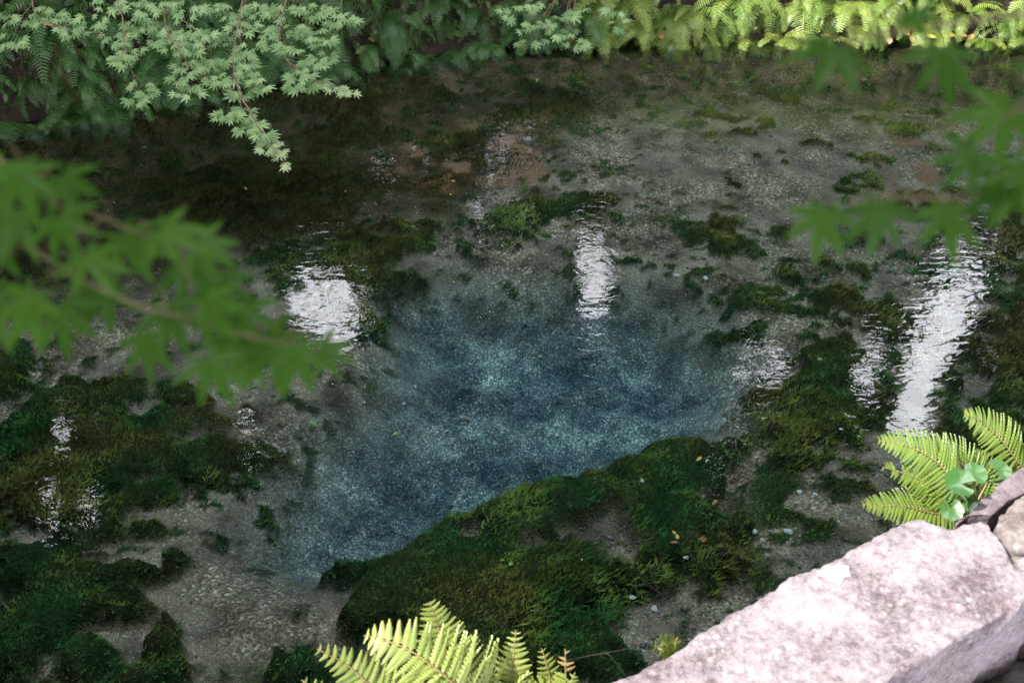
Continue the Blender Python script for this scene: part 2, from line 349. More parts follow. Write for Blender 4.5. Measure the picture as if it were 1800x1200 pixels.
# pale clean sand blown out by the spring
v3, r3 = vor(150, [(0, (.07, .074, .072)), (.45, (.175, .18, .17)), (.85, (.33, .33, .30)), (.97, (.75, .72, .6))])
pm = n.new('ShaderNodeMixRGB'); l.new(attr('pool'), pm.inputs[0]); l.new(g2.outputs[0], pm.inputs[1])
pz = n.new('ShaderNodeMixRGB'); pz.blend_type = 'MULTIPLY'; pz.inputs[0].default_value = 1; l.new(r3.outputs[0], pz.inputs[1])
z5 = n.new('ShaderNodeTexNoise'); z5.inputs['Scale'].default_value = 4.2; z5.inputs['Detail'].default_value = 9; z5.inputs['Roughness'].default_value = .68; l.new(tc.outputs['Object'], z5.inputs['Vector'])
zr3 = ramp(n, [(.37, (.22, .25, .30)), (.5, (.58, .59, .61)), (.60, (1.1, 1.07, .98)), (.70, (2.0, 1.9, 1.6))]); l.new(z5.outputs['Fac'], zr3.inputs[0]); l.new(zr3.outputs[0], pz.inputs[2]); l.new(pz.outputs[0], pm.inputs[2])
wr = n.new('ShaderNodeMixRGB'); wr.inputs[1].default_value = (.012, .028, .009, 1); wr.inputs[2].default_value = (.03, .022, .009, 1); l.new(attr('brown'), wr.inputs[0])  # dark weed floor, standing in for the shade among the clumps
sm_ = n.new('ShaderNodeMixRGB'); sm_.blend_type = 'MULTIPLY'; sm_.inputs[2].default_value = (.27, .225, .165, 1); l.new(attr('silt_shade'), sm_.inputs[0]); l.new(pm.outputs[0], sm_.inputs[1])
wm = n.new('ShaderNodeMixRGB'); l.new(attr('weed'), wm.inputs[0]); l.new(sm_.outputs[0], wm.inputs[1]); l.new(wr.outputs[0], wm.inputs[2])
am = n.new('ShaderNodeMixRGB'); am.inputs[2].default_value = (.20, .115, .07, 1); l.new(attr('algae'), am.inputs[0]); l.new(wm.outputs[0], am.inputs[1])
l.new(am.outputs[0], b.inputs['Base Color']); b.inputs['Roughness'].default_value = .9; b.inputs['Specular IOR Level'].default_value = .1
bp = n.new('ShaderNodeBump'); bp.inputs['Strength'].default_value = .7; bp.inputs['Distance'].default_value = .012
l.new(v1.outputs['Distance'], bp.inputs['Height']); l.new(bp.outputs[0], b.inputs['Normal'])
M['bed'] = m
tag(obj('river_bed', me, m), kind='structure')
# bed beyond the stretch in view, below the detailed one
deep = py_mesh('outer_river_bed', [(-60, -60, -1.9), (60, -60, -1.9), (60, 60, -1.9), (-60, 60, -1.9)], [(0, 1, 2, 3)])
tag(obj('outer_river_bed', deep, M['soil']), kind='structure')

# ---- submerged weed: short fuzzy blades standing on the weed mats
def bilin(A, x, y):
    fx = (x - xs[0]) / (xs[1] - xs[0]); fy = (y - ys[0]) / (ys[1] - ys[0])
    ix = np.clip(fx.astype(int), 0, nx - 2); iy = np.clip(fy.astype(int), 0, ny - 2); fx = fx - ix; fy = fy - iy
    return (A[iy, ix]*(1-fx) + A[iy, ix+1]*fx)*(1-fy) + (A[iy+1, ix]*(1-fx) + A[iy+1, ix+1]*fx)*fy
N = 900000
px = rng.uniform(-4.8, 4.8, N); py = rng.uniform(1.2, 8.0, N)
wv = bilin(W_, px, py); keep_ = rng.random(N) < wv ** 2
px = px[keep_]; py = py[keep_]; pz_ = bilin(Z, px, py); u, v, dep = project(np.c_[px, py, pz_])
keep_ = (u > -120) & (u < 1920) & (v > -40) & (v < 1330)
px, py, pz_, dep = px[keep_], py[keep_], pz_[keep_], dep[keep_]
k = rng.permutation(len(px))[:300000]; px, py, pz_ = px[k], py[k], pz_[k]; nb = len(px)
br = bilin(B_, px, py); cu = bilin(D_, px, py); tone = fbm(px * 5, py * 5, 3, 2)
L = rng.uniform(.008, .024, nb) * (.85 + .4 * br + .8 * sstep(.55, .7, fbm(px * 2.3 + 7, py * 2.3, 2, 1))); wd = rng.uniform(.003, .0075, nb)
ang = rng.uniform(0, 2 * math.pi, nb); tilt = rng.uniform(.2, 1.15, nb)
# the current combs the blades towards +x, gently
dx = np.cos(ang) * np.sin(tilt) + .35; dy = np.sin(ang) * np.sin(tilt); dz = np.cos(tilt)
sx = -np.sin(ang) * wd; sy = np.cos(ang) * wd
V = np.empty((nb, 3, 3)); V[:, 0] = np.c_[px - sx, py - sy, pz_ - .003]; V[:, 1] = np.c_[px + sx, py + sy, pz_ - .003]
V[:, 2] = np.c_[px + dx * L, py + dy * L, np.minimum(pz_ + dz * L, -.03)]
me = np_mesh('water_weed', V.reshape(-1, 3), np.arange(nb * 3).reshape(-1, 3))
gr = np.array((.045, .145, .042)); ol = np.array((.15, .215, .045)); bw = np.array((.16, .105, .038))
tt = sstep(.38, .62, tone)[:, None]
colr = (gr * (1 - tt) + ol * tt); colr = colr * (1 - br[:, None]) + bw * br[:, None]
colr = colr * rng.uniform(.72, 1.28, (nb, 1)) * (.72 + .7 * sstep(.3, .7, fbm(px * 11, py * 11, 2, 4)))[:, None]
colr = colr * (1 - .5 * sstep(-.3, .4, sdist(px, py, DARKV)))[:, None]      # weed colour darkened for the shade along the left far bank
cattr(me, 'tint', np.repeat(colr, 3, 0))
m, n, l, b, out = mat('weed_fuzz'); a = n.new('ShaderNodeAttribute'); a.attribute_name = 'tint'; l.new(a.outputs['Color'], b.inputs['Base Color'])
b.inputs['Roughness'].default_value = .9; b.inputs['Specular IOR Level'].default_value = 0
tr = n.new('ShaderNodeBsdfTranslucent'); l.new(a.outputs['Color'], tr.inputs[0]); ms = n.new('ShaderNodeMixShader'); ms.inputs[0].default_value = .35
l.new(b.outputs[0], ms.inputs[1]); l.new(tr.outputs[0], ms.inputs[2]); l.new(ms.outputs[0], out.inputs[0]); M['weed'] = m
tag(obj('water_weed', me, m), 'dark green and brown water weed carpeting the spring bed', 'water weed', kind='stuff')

# ---- loose pebbles
N = 60000
px = rng.uniform(-4.5, 4.8, N); py = rng.uniform(1.2, 7.8, N); ww = bilin(W_, px, py); pp = bilin(P_, px, py)
dens = (1 - ww) * (.35 + .65 * sstep(.5, .62, fbm(px * 2.2, py * 2.2, 3, 4))) * (1 - .5 * pp)
dens = dens * (1 - .8 * bilin(S_, px, py)); keep_ = rng.random(N) < dens; px = px[keep_]; py = py[keep_]; zz = bilin(Z, px, py); u, v, dep = project(np.c_[px, py, zz])
keep_ = (u > -60) & (u < 1860) & (v > 0) & (v < 1260); px, py, zz, u, v = px[keep_], py[keep_], zz[keep_], u[keep_], v[keep_]
k = rng.permutation(len(px))[:14000]; px, py, zz, u, v = px[k], py[k], zz[k], u[k], v[k]; nb = len(px)
rad = rng.lognormal(math.log(.0052), .42, nb) * np.where((u > 1050) & (v > 800), 1.35, 1)
oc = np.array(((1, 0, 0), (-1, 0, 0), (0, 1, 0), (0, -1, 0), (0, 0, 1), (0, 0, -1.)))
of = np.array(((0, 2, 4), (2, 1, 4), (1, 3, 4), (3, 0, 4), (2, 0, 5), (1, 2, 5), (3, 1, 5), (0, 3, 5)))
th = rng.uniform(0, 6.28, nb); st = rng.uniform(.7, 1.5, nb)
V = oc[None] * rad[:, None, None] * rng.uniform(.75, 1.25, (nb, 6, 1)); V[:, :, 0] *= st[:, None]; V[:, :, 2] *= .6
c, s = np.cos(th)[:, None], np.sin(th)[:, None]; V = np.stack((V[:, :, 0]*c - V[:, :, 1]*s, V[:, :, 0]*s + V[:, :, 1]*c, V[:, :, 2]), 2)
V += np.stack((px, py, zz + rad * .25), 1)[:, None]
F = (of[None] + (np.arange(nb) * 6)[:, None, None]).reshape(-1, 3)
me = np_mesh('loose_pebbles', V.reshape(-1, 3), F, True)
pal = np.array(((.09, .085, .075), (.15, .14, .12), (.2, .19, .17), (.24, .2, .14), (.12, .13, .14), (.32, .24, .15), (.42, .40, .34), (.2, .12, .09)))
pc = pal[rng.choice(8, nb, p=(.30, .27, .16, .11, .06, .05, .015, .035))] * rng.uniform(.8, 1.2, (nb, 1)); cattr(me, 'tint', np.repeat(pc, 6, 0))
m, n, l, b, out = mat('pebble'); a = n.new('ShaderNodeAttribute'); a.attribute_name = 'tint'; l.new(a.outputs['Color'], b.inputs['Base Color']); b.inputs['Roughness'].default_value = .7
tag(obj('loose_pebbles', me, m), 'small mixed pebbles scattered over the open gravel bed', 'pebbles', kind='stuff')

# ------------------------------------------------------------------ water
g_ = 40
WX0, WX1, WY0, WY1 = -45, 45, -40, 45
V = [(WX0, WY0, 0), (WX1, WY0, 0), (WX1, WY1, 0), (WX0, WY1, 0), (WX0, WY0, -3), (WX1, WY0, -3), (WX1, WY1, -3), (WX0, WY1, -3)]
me = py_mesh('water', V, [(0, 1, 2, 3), (7, 6, 5, 4), (0, 4, 5, 1), (1, 5, 6, 2), (2, 6, 7, 3), (3, 7, 4, 0)])
m, n, l, b, out = mat('clear_water'); n.remove(b); tc = n.new('ShaderNodeTexCoord')
mp = n.new('ShaderNodeMapping'); mp.inputs['Scale'].default_value = (1.0, 1.9, 1); mp.inputs['Rotation'].default_value = (0, 0, R(12)); l.new(tc.outputs['Object'], mp.inputs[0])
def wn(scale, det):
    q = n.new('ShaderNodeTexNoise'); q.inputs['Scale'].default_value = scale; q.inputs['Detail'].default_value = det; q.inputs['Roughness'].default_value = .45
    q.inputs['Distortion'].default_value = .6; l.new(mp.outputs[0], q.inputs['Vector']); return q
w1 = wn(13, 2.5); w2 = wn(2.2, 1)
ga = n.new('ShaderNodeTexNoise'); ga.inputs['Scale'].default_value = .5; ga.inputs['Detail'].default_value = 2; l.new(tc.outputs['Object'], ga.inputs['Vector'])
gr_ = ramp(n, [(.40, (.25, .25, .25)), (.6, (1, 1, 1))]); l.new(ga.outputs['Fac'], gr_.inputs[0])
mu = n.new('ShaderNodeMath'); mu.operation = 'MULTIPLY'; l.new(w1.outputs['Fac'], mu.inputs[0]); l.new(gr_.outputs[0], mu.inputs[1])
b1 = n.new('ShaderNodeBump'); b1.inputs['Strength'].default_value = 1; b1.inputs['Distance'].default_value = .0026; l.new(mu.outputs[0], b1.inputs['Height'])
b2 = n.new('ShaderNodeBump'); b2.inputs['Strength'].default_value = 1; b2.inputs['Distance'].default_value = .0022; l.new(w2.outputs['Fac'], b2.inputs['Height']); l.new(b1.outputs[0], b2.inputs['Normal'])
fr = n.new('ShaderNodeFresnel'); fr.inputs[0].default_value = 1.6; l.new(b2.outputs[0], fr.inputs['Normal'])
gl = n.new('ShaderNodeBsdfGlossy'); gl.inputs['Roughness'].default_value = .015; l.new(b2.outputs[0], gl.inputs['Normal'])
tp = n.new('ShaderNodeBsdfTransparent'); ms = n.new('ShaderNodeMixShader'); l.new(fr.outputs[0], ms.inputs[0]); l.new(tp.outputs[0], ms.inputs[1]); l.new(gl.outputs[0], ms.inputs[2])
l.new(ms.outputs[0], out.inputs['Surface'])
va = n.new('ShaderNodeVolumeAbsorption'); va.inputs['Color'].default_value = (.10, .74, .93, 1); va.inputs['Density'].default_value = .60; l.new(va.outputs[0], out.inputs['Volume'])
tag(obj('water', me, m), kind='structure')

# ------------------------------------------------------------------ far bank and the wooded rise behind it
bk = curve(BANK, 420)
tg = np.gradient(bk, axis=0); tg /= np.linalg.norm(tg, axis=1)[:, None]; nrm = np.c_[-tg[:, 1], tg[:, 0]]      # away from the river
prof = [(.14, -2.0), (.13, -.6), (.12, -.30), (.10, -.04), (.10, .03), (.13, .10), (.20, .24), (.30, .42), (.45, .66), (.7, .92), (1.2, 1.2), (2.2, 1.6), (5, 2.6), (12, 5.5), (25, 10), (60, 17), (160, 22)]
V = []
for j, (d, zz) in enumerate(prof):
    jit = .10 * (fbm(bk[:, 0] * 3 + j * 3.3, bk[:, 1] * 3, 3, j % 5) - .5) if 3 < j < 13 else 0
    p = bk + nrm * (d + jit if np.ndim(jit) else d)[:, None] if np.ndim(jit) else bk + nrm * d
    zj = zz + (.12 * (fbm(bk[:, 0] * 2.5 + j, bk[:, 1] * 2.5 + 5, 3, (j + 2) % 5) - .5) if 5 <= j < 13 else np.zeros(len(bk)))
    V.append(np.c_[p, zj])
V = np.concatenate(V); nb_ = len(bk); F = []
idx = np.arange(len(prof) * nb_).reshape(len(prof), nb_)
F = np.c_[idx[:-1, :-1].ravel(), idx[:-1, 1:].ravel(), idx[1:, 1:].ravel(), idx[1:, :-1].ravel()]
me = np_mesh('far_bank', V, F, True)
tag(obj('far_bank', me, M['soil']), kind='structure')

# ------------------------------------------------------------------ canopy pruning: crown leaves cut away to let sun and sky through
GAPS = [([(496, 512), (555, 474), (604, 482), (612, 606), (582, 594), (518, 558)], 1.0),
        ([(1018, 432), (1056, 425), (1080, 475), (1058, 548), (1034, 548), (1014, 500)], .955),
        ([(960, 500), (985, 490), (990, 550), (965, 550)], .9),
        ([(1678, 466), (1728, 470), (1696, 580), (1645, 690), (1624, 770), (1572, 770), (1584, 690), (1612, 575)], 1.0),
        ([(1515, 615), (1545, 615), (1535, 700), (1495, 700)], .95),
        ([(1285, 625), (1375, 605), (1385, 660), (1290, 665)], .95),
        ([(662, 198), (716, 198), (716, 262), (664, 262)], 1.0),
        ([(400, 700), (480, 695), (500, 755), (410, 760)], .9),
        ([(620, 500), (645, 490), (650, 560), (625, 560)], .9),
        ([(1240, 720), (1320, 700), (1270, 830), (1235, 830)], .85),
        ([(150, 640), (200, 640), (200, 740), (160, 740)], .85),
        ([(70, 850), (100, 850), (110, 930), (80, 930)], .85), ([(140, 870), (165, 870), (165, 940), (140, 940)], .85),
        ([(410, 800), (440, 800), (440, 850), (410, 850)], .85), ([(90, 740), (130, 740), (130, 780), (100, 780)], .85)]
def open_sky(P, marg=.0):
    """True for crown points cut away to open the canopy for sun, mirrored sky and the view."""
    P = np.asarray(P); drop = np.zeros(len(P), bool)
    q = P[:, :2] - SUN[:2] * ((P[:, 2:] - ZK) / SUN[2]) - E0; a = q @ ED; bb = q @ EN
    drop |= (a > -2.0) & (a < 3.2) & (bb > -.5) & (bb < 1.0) & (P[:, 2] > ZK)
    q = P[:, :2] - SUN[:2] * ((P[:, 2:] - .4) / SUN[2])
    edge = .35 + .9 * rng.random(len(P)) + .5 * (vnoise(q[:, 1] * 4, P[:, 2], 2) - .5)
    drop |= (q[:, 0] > edge) & (q[:, 0] < 9) & (q[:, 1] > 6.9) & (q[:, 1] < 10.2)
    u, v, dep = project(P * np.array((1, 1, -1)))
    for g, pr in GAPS:
        drop |= (dep > .3) & (sdist(u, v, g) > -9) & (rng.random(len(P)) < pr)
    u, v, dep = project(P); drop |= (dep > .1) & (u > -90) & (u < 1890) & (v > -90) & (v < 1290)
    return drop
def crown_mesh(name, centers, radii, n_leaf, size, flat=.8, cl=.42):
    Ps = []
    for c, r in zip(centers, radii):
        nc = max(6, int(n_leaf / len(centers) / 45))
        d = rng.normal(size=(nc, 3)); d /= np.linalg.norm(d, axis=1)[:, None]; rr = r * (.35 + .65 * rng.random((nc, 1)) ** .5)
        cc = np.asarray(c) + d * rr * np.array((1, 1, flat))
        P = np.repeat(cc, 45, 0) + rng.normal(size=(nc * 45, 3)) * np.array((cl, cl, cl * .45)); Ps.append(P)
    P = np.concatenate(Ps); P = P[~open_sky(P)]; P = P[P[:, 2] > np.where(P[:, 1] > 8.8, 1.0, 2.6)]; n_ = len(P)
    A = rng.normal(size=(n_, 3)); A[:, 2] *= .5; A /= np.linalg.norm(A, axis=1)[:, None]
    Nn = rng.normal(size=(n_, 3)) * .6 + np.array((0, 0, 1)); Bv = np.cross(Nn, A); Bv /= np.linalg.norm(Bv, axis=1)[:, None] + 1e-9
    s = size * rng.uniform(.6, 1.3, (n_, 1)); V = np.empty((n_, 4, 3))
    V[:, 0] = P - A * s; V[:, 1] = P + Bv * s * .5; V[:, 2] = P + A * s - np.array((0, 0, 1)) * s * .25; V[:, 3] = P - Bv * s * .5
    me = np_mesh(name, V.reshape(-1, 3), np.arange(n_ * 4).reshape(-1, 4))
    fattr(me, 'tint', np.repeat(np.clip(rng.normal(.5, .25, n_), 0, 1), 4)); return me
def big_tree(x, y, z0, h, cr, nleaf, label, group, size=.16, lean=(0, 0), extra=(), name='broadleaf_tree', low=.35):
    t = empty(name, (x, y, z0)); tag(t, label, 'tree', group)
    base = np.array((x, y, z0 - .3)); top = np.array((x + lean[0], y + lean[1], z0 + h * .8))
    tr = curve([base, base * .6 + top * .4 + rng.normal(size=3) * .12, base * .25 + top * .75 + rng.normal(size=3) * .15, top], 12)
    r0 = .02 * h + .04; parts = [(tr, np.linspace(r0, r0 * .2, 12), 9)]
    centers = []; radii = []
    for k in range(9):
        a = k * 2.4 + rng.random(); s = low + (.95 - low) * k / 9; i = min(int(s * 11), 11); p0 = tr[i]
        rr = cr * (.55 + .5 * math.sin(math.pi * (k + 1) / 10)) * rng.uniform(.75, 1.05)
        p1 = p0 + np.array((math.cos(a) * rr * .7, math.sin(a) * rr * .7, h * .10))
        pts = curve([p0, (p0 + p1) / 2 + (0, 0, .15 * rr * .5), p1], 6)
        if not open_sky(pts).any(): parts.append((pts, np.linspace(r0 * .45, r0 * .08, 6), 6))
        centers.append(p1); radii.append(cr * .55)
    centers.append(top); radii.append(cr * .6)
    for e in extra: centers.append(np.array(e[:3])); radii.append(e[3])
    v_, f_ = tubes(parts); tm = obj('trunk', py_mesh('trunk', v_, f_, True), M['bark'], t); tm.matrix_parent_inverse = Matrix.Translation((-x, -y, -z0))
    cm = crown_mesh('crown', centers, radii, nleaf, size); co = obj('crown', cm, M['canopy'], t); co.matrix_parent_inverse = Matrix.Translation((-x, -y, -z0)); co['kind'] = 'stuff'
    return t
FG = 'tall trees on the rise behind the far bank'
for x, y, h, cr in ((-5.6, 10.6, 13, 3.3), (-4.0, 12.4, 16, 3.6), (.6, 11.4, 15, 3.4), (3.4, 13.0, 17, 3.8), (6.8, 11.2, 14, 3.5), (-8.8, 13.5, 17, 4), (10.5, 13.5, 17, 4), (3.0, 17.5, 21, 4.6), (-6.6, 18, 21, 4.6), (-1.2, 18.5, 21, 4.6), (7.2, 18, 21, 4.6)):
    big_tree(x, y, 1.8 + max(0, y - 10) * .28, h, cr, 11000, 'tall broadleaf tree on the wooded rise behind the fern bank', FG, .19, (rng.normal() * .3, -1.2))
for k, (x, y) in enumerate(((-6.2, 8.7), (-4.2, 9.3), (-2.6, 9.8), (-1.2, 9.7), (.7, 9.9), (2.3, 9.9), (4.0, 9.8), (5.8, 10.1), (7.6, 10.0), (-1.8, 11.3), (1.6, 11.6), (4.8, 11.5), (3.2, 10.7), (-3.6, 10.6), (-5.4, 9.9))):
    big_tree(x, y, 1.5, 3.4 + rng.random() * 1.6, 1.5, 6000, 'evergreen shrub filling the space under the tall trees', 'understorey shrubs behind the fern bank', .10, (0, -.3), (), 'evergreen_shrub', .15)
LG = 'unseen shade trees added at the river bend'  # out of view, added to keep the sun off the water
for x, y, h, cr in ((-8.2, 6.6, 12, 3.4), (-8.0, 3.6, 12, 3.4), (-8.3, .6, 11.5, 3.4), (-10.5, 5, 16, 3.8), (-10.8, 1.4, 15, 3.8), (-7.9, -2.6, 11, 3.2)):
    big_tree(x, y, 1.4, h, cr, 15000, 'unseen broadleaf tree added at the river bend to shade the water', LG, .17, (2.5, .1))
NG = 'unseen trees added behind the walkway to cut sky light'  # out of view, added overhead to lower the ambient light
for x, y, h, cr in ((-4.6, -3.6, 11, 3.6), (.6, -5.4, 13, 4.0), (5.2, -3.4, 12, 3.8), (9.2, .2, 12, 3.8), (8.6, 4.6, 12, 3.2)):
    big_tree(x, y, ZW if y < 3 else -.2, h, cr, 14000, 'unseen broadleaf tree added to cut sky light over walkway and water', NG, .17, (-.4 if x > 3 else .4, 1.6))

# ------------------------------------------------------------------ leaf and frond shapes
def maple_leaf_mesh(name, lobes=7, seed=0, fold=.12):
    r = random.Random(seed); V = [(0, .0, 0)]; F = []
    angs = [0, 38, -38, 78, -78, 122, -122][:lobes]; lens = [1, .93, .93, .74, .74, .42, .42]
    lob = sorted(zip(angs, lens)); pts = []
    for k, (a, L) in enumerate(lob):
        a = R(a + r.uniform(-5, 5)); L *= r.uniform(.92, 1.06); d = (math.sin(a), math.cos(a)); sd = (d[1], -d[0])
        nxt = (lob[k][0] + lob[k+1][0]) / 2 if k < len(lob) - 1 else None
        wd = .125 * L
        def P(t, s, z): return (d[0]*t*L + sd[0]*s*wd, d[1]*t*L + sd[1]*s*wd, z)
        bz = -.10 * L * r.uniform(.2, 1.8)
        pts += [('e', P(.42, -1.0, fold*.16)), ('e', P(.62, -.85, fold*.10 + bz*.3)), ('t', P(1.0, 0, bz)), ('e', P(.62, .85, fold*.10 + bz*.3)), ('e', P(.42, 1.0, fold*.16))]
        pts.append(('m', P(.55, 0, -fold*.1 + bz*.2)))
        if nxt is not None:
            na = R(nxt); pts.append(('s', (math.sin(na)*.24, math.cos(na)*.24, .02)))
    # mesh: fan per lobe with a midrib
    i = 0; V = [(0, 0, 0)]; F = []; prev = None
    lobes_v = []; k = 0
    while k < len(pts):
        e = [p[1] for p in pts[k:k+5]]; mid = pts[k+5][1]; k += 6
        sin = None
        if k < len(pts) and pts[k][0] == 's': sin = pts[k][1]; k += 1
        o = len(V); V += e + [mid]; m_ = o + 5
        F += [(0, m_, o), (o, m_, o+1), (o+1, m_, o+2), (m_, o+3, o+2), (m_, o+4, o+3), (0, o+4, m_)]
        if prev is not None: F.append((0, o, prev))
        if sin is not None:
            V.append(sin); F.append((0, len(V)-1, o+4)); prev = len(V)-1
        else: prev = None
    # petiole
    o = len(V); V += [(-.012, 0, 0), (.012, 0, 0), (.02, -.45, -.06), (-.004, -.45, -.06)]; F.append((o, o+1, o+2, o+3))
    return py_mesh(name, V, F)
MAPLE = [maple_leaf_mesh('maple_leaf', 7, k) for k in range(5)]

def pinna_mesh(name, nl=12, seed=0, lobe=.42):
    r = random.Random(seed); V = []; F = []
    for i in range(nl + 1):
        x = i / nl; V.append((x, .0, .03 * math.sin(math.pi * x) - .10 * x * x))
    for s in (1, -1):
        for i in range(nl):
            x0, x1 = i / nl, (i + 1) / nl
            def wdt(x): return .5 * (min(1, x / .10 + .45)) * (1 - x) ** .62 * (1 + .10 * math.sin(9 * x + seed))
            zz = .03 * math.sin(math.pi * x0) - .10 * x0 * x0
            b0 = len(V); xa = x0 + .10 / nl; xb = x1 - .10 / nl
            V += [(xa, s * wdt(x0) * (1 - lobe), zz - .02), (x0 + .55 / nl, s * wdt(x0) * 1.0 * r.uniform(.92, 1.06), zz - .05), (x0 + 1.02 / nl, s * wdt(x0) * .93, zz - .055), (xb + .05 / nl, s * wdt(x1) * (1 - lobe), zz - .025)]
            q = (i, b0, b0+1, b0+2, b0+3, i+1)
            F.append(q if s < 0 else q[::-1])
    return py_mesh(name, V, F)
PINNA = [pinna_mesh('pinna', 13, 0), pinna_mesh('pinna', 11, 3, .36)]
PINNA_SMOOTH = [pinna_mesh('pinna', 9, 5, .18)]

def frond_mesh(name, seed, th0, th1, npair=24, wmax=.20, segs=2):
    """A whole frond of unit length for the distance: arching along +x, drooping."""
    r = random.Random(seed); n_ = 26; p = np.zeros(3); C = []; T = []
    side = r.uniform(-.25, .25)
    for i in range(n_ + 1):
        s = i / n_; th = th0 + (th1 - th0) * s ** 1.1; yaw = side * s
        t = np.array((math.cos(th) * math.cos(yaw), math.cos(th) * math.sin(yaw), math.sin(th))); C.append(p.copy()); T.append(t); p = p + t / n_
    C = np.array(C); T = np.array(T); V, F = tube(C[::3], np.linspace(.008, .002, len(C[::3])), 4)
    for k in range(npair):
        s = .10 + .88 * (k / npair); i = s * n_; j = int(i); c = C[j] + (C[min(j+1, n_)] - C[j]) * (i - j); t = T[j]
        up = unit(np.cross(t, (0, 1, 0)) * -1); up = unit(np.array((-t[2], 0, t[0]))); sd = np.cross(up, t)
        L = wmax * (min(1, (s / .22)) ** .6) * (1 - s) ** .72 * 1.25 * r.uniform(.88, 1.1) + .008; wd = .235 / npair * r.uniform(.85, 1.1)
        for q in (1, -1):
            d = unit(sd * q + t * .30 - up * r.uniform(-.02, .32)); wv = unit(t - d * float(t @ d)) * wd; o = len(V)
            dr = np.array((0, 0, -.12 * L))
            V += [c - wv*.7, c + wv*.7, c + d*L*.55 + wv*.95 + dr*.3, c + d*L*.55 - wv*.85 + dr*.3, c + d*L + wv*.5 + dr]
            F += [(o, o+1, o+2, o+3), (o+3, o+2, o+4)] if q > 0 else [(o+3, o+2, o+1, o), (o+4, o+2, o+3)]
    return py_mesh(name, V, F)

# ------------------------------------------------------------------ ferns hanging from the far bank
FR = [frond_mesh('frond', k, R(a0), R(a1), 23 + k % 3, .19 + .02 * (k % 3)) for k, (a0, a1) in enumerate(((15, -85), (30, -80), (0, -88), (45, -70), (20, -95), (-15, -85), (38, -90)))]
FR2 = [me.copy() for me in FR]
arc = np.r_[0, np.cumsum(np.hypot(*np.diff(bk, axis=0).T))]
def bank_at(x):
    i = int(np.argmin(np.abs(bk[:, 0] - x) + np.where(bk[:, 1] < 3, 50, 0))); return bk[i], nrm[i]
def zprof(d):
    return np.interp(d, [p[0] for p in prof[4:]], [p[1] for p in prof[4:]])
def bank_fern(x, d, scale, nf, meshes, material, label, group, dz=0):
    p, nn = bank_at(x); loc = np.array((*(p + nn * d), zprof(d) + dz - .03))
    t = empty('fern', loc); tag(t, label, 'fern', group)
    az = math.atan2(-nn[1], -nn[0])
    for k in range(nf):
        f = obj('frond', random.choice(meshes), material, t)
        a = az + R(-75 + 150 * (k + .5) / nf) + rng.normal() * .22
        s = scale * rng.uniform(.72, 1.15); f.scale = (s, s * rng.uniform(.85, 1.15), s)
        f.rotation_euler = (rng.normal() * .18, rng.normal() * .2 + (.1 if d < .25 else -.15), a)
    return t
x = -5.4
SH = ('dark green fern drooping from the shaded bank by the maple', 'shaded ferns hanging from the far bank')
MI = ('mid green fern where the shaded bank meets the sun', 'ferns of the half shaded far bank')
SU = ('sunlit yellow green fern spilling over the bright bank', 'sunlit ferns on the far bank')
while x < 6.3:
    for row, (d, sc0, nf) in enumerate(((.12, .36, 9), (.22, .42, 10), (.40, .46, 10), (.66, .48, 9))):
        if row == 3 and x > -.5 and rng.random() < .4: continue
        xx = x + rng.uniform(-.12, .12) + .13 * (row % 2)
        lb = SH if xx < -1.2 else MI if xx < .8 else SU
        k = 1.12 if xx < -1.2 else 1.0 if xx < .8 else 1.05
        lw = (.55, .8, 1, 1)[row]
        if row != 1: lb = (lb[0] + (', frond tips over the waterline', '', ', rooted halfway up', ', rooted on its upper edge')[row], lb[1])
        bank_fern(xx, d + rng.uniform(-.04, .05), sc0 * k * rng.uniform(.8, 1.15), nf, FR if xx < .6 else FR2, M['fern'] if xx < .6 else M['fern_sunlit'], *lb)
    x += .17 if x < -1.4 else .25
# more of the same ferns climb the sunlit slope; the water mirrors them
for xx in np.arange(.6, 6.2, .42):
    for d, zz in ((1.0, 0), (1.45, .03)):
        bank_fern(xx + rng.uniform(-.15, .15), d + rng.uniform(-.1, .1), .55, 7, FR2, M['fern_sunlit'], 'sunlit yellow green fern high on the slope above the bright bank', SU[1])
# leafy plants mixed in between the ferns on the sunny side
def oval_leaf(name, w=.5, fold=.08):
    V = []; F = []; n_ = 6
    for i in range(n_ + 1):
        t = i / n_; ww = w * math.sin(math.pi * t ** .8) * .5; z_ = -.18 * t * t
        V += [(t, -ww, z_ - fold * ww * 2 * .3 + .03), (t, 0, z_), (t, ww, z_ - fold * ww * 2 * .3 + .03)]
    for i in range(n_):
        F += [(3*i, 3*i+3, 3*i+4, 3*i+1), (3*i+1, 3*i+4, 3*i+5, 3*i+2)]
    return py_mesh(name, V, F, True)
OVAL = oval_leaf('leaf', .55)
for k in range(16):
    xx = rng.uniform(.3, 5.2); d = rng.uniform(.10, .5); p, nn = bank_at(xx); loc = np.array((*(p + nn * d), zprof(d)))
    t = empty('leafy_plant', loc); tag(t, 'low broad leaved plant among the sunlit bank ferns', 'plant', 'leafy plants among the sunlit ferns')
    st = [(np.array([(0, 0, -.04), (0, -.01, .06), (.0, -.03, .13)]), (.004, .003, .002), 4)]; v_, f_ = tubes(st); obj('stem', py_mesh('stem', v_, f_), M['shrub'], t)
    for j in range(9):
        o = obj('leaf', OVAL, M['shrub'], t); h = .02 + .12 * j / 9; s = rng.uniform(.07, .13); o.scale = (s,) * 3
        o.location = (0, -.01 - .02 * j / 9, h); o.rotation_euler = (rng.normal() * .3, rng.uniform(-.5, .6), j * 2.4 + rng.random())
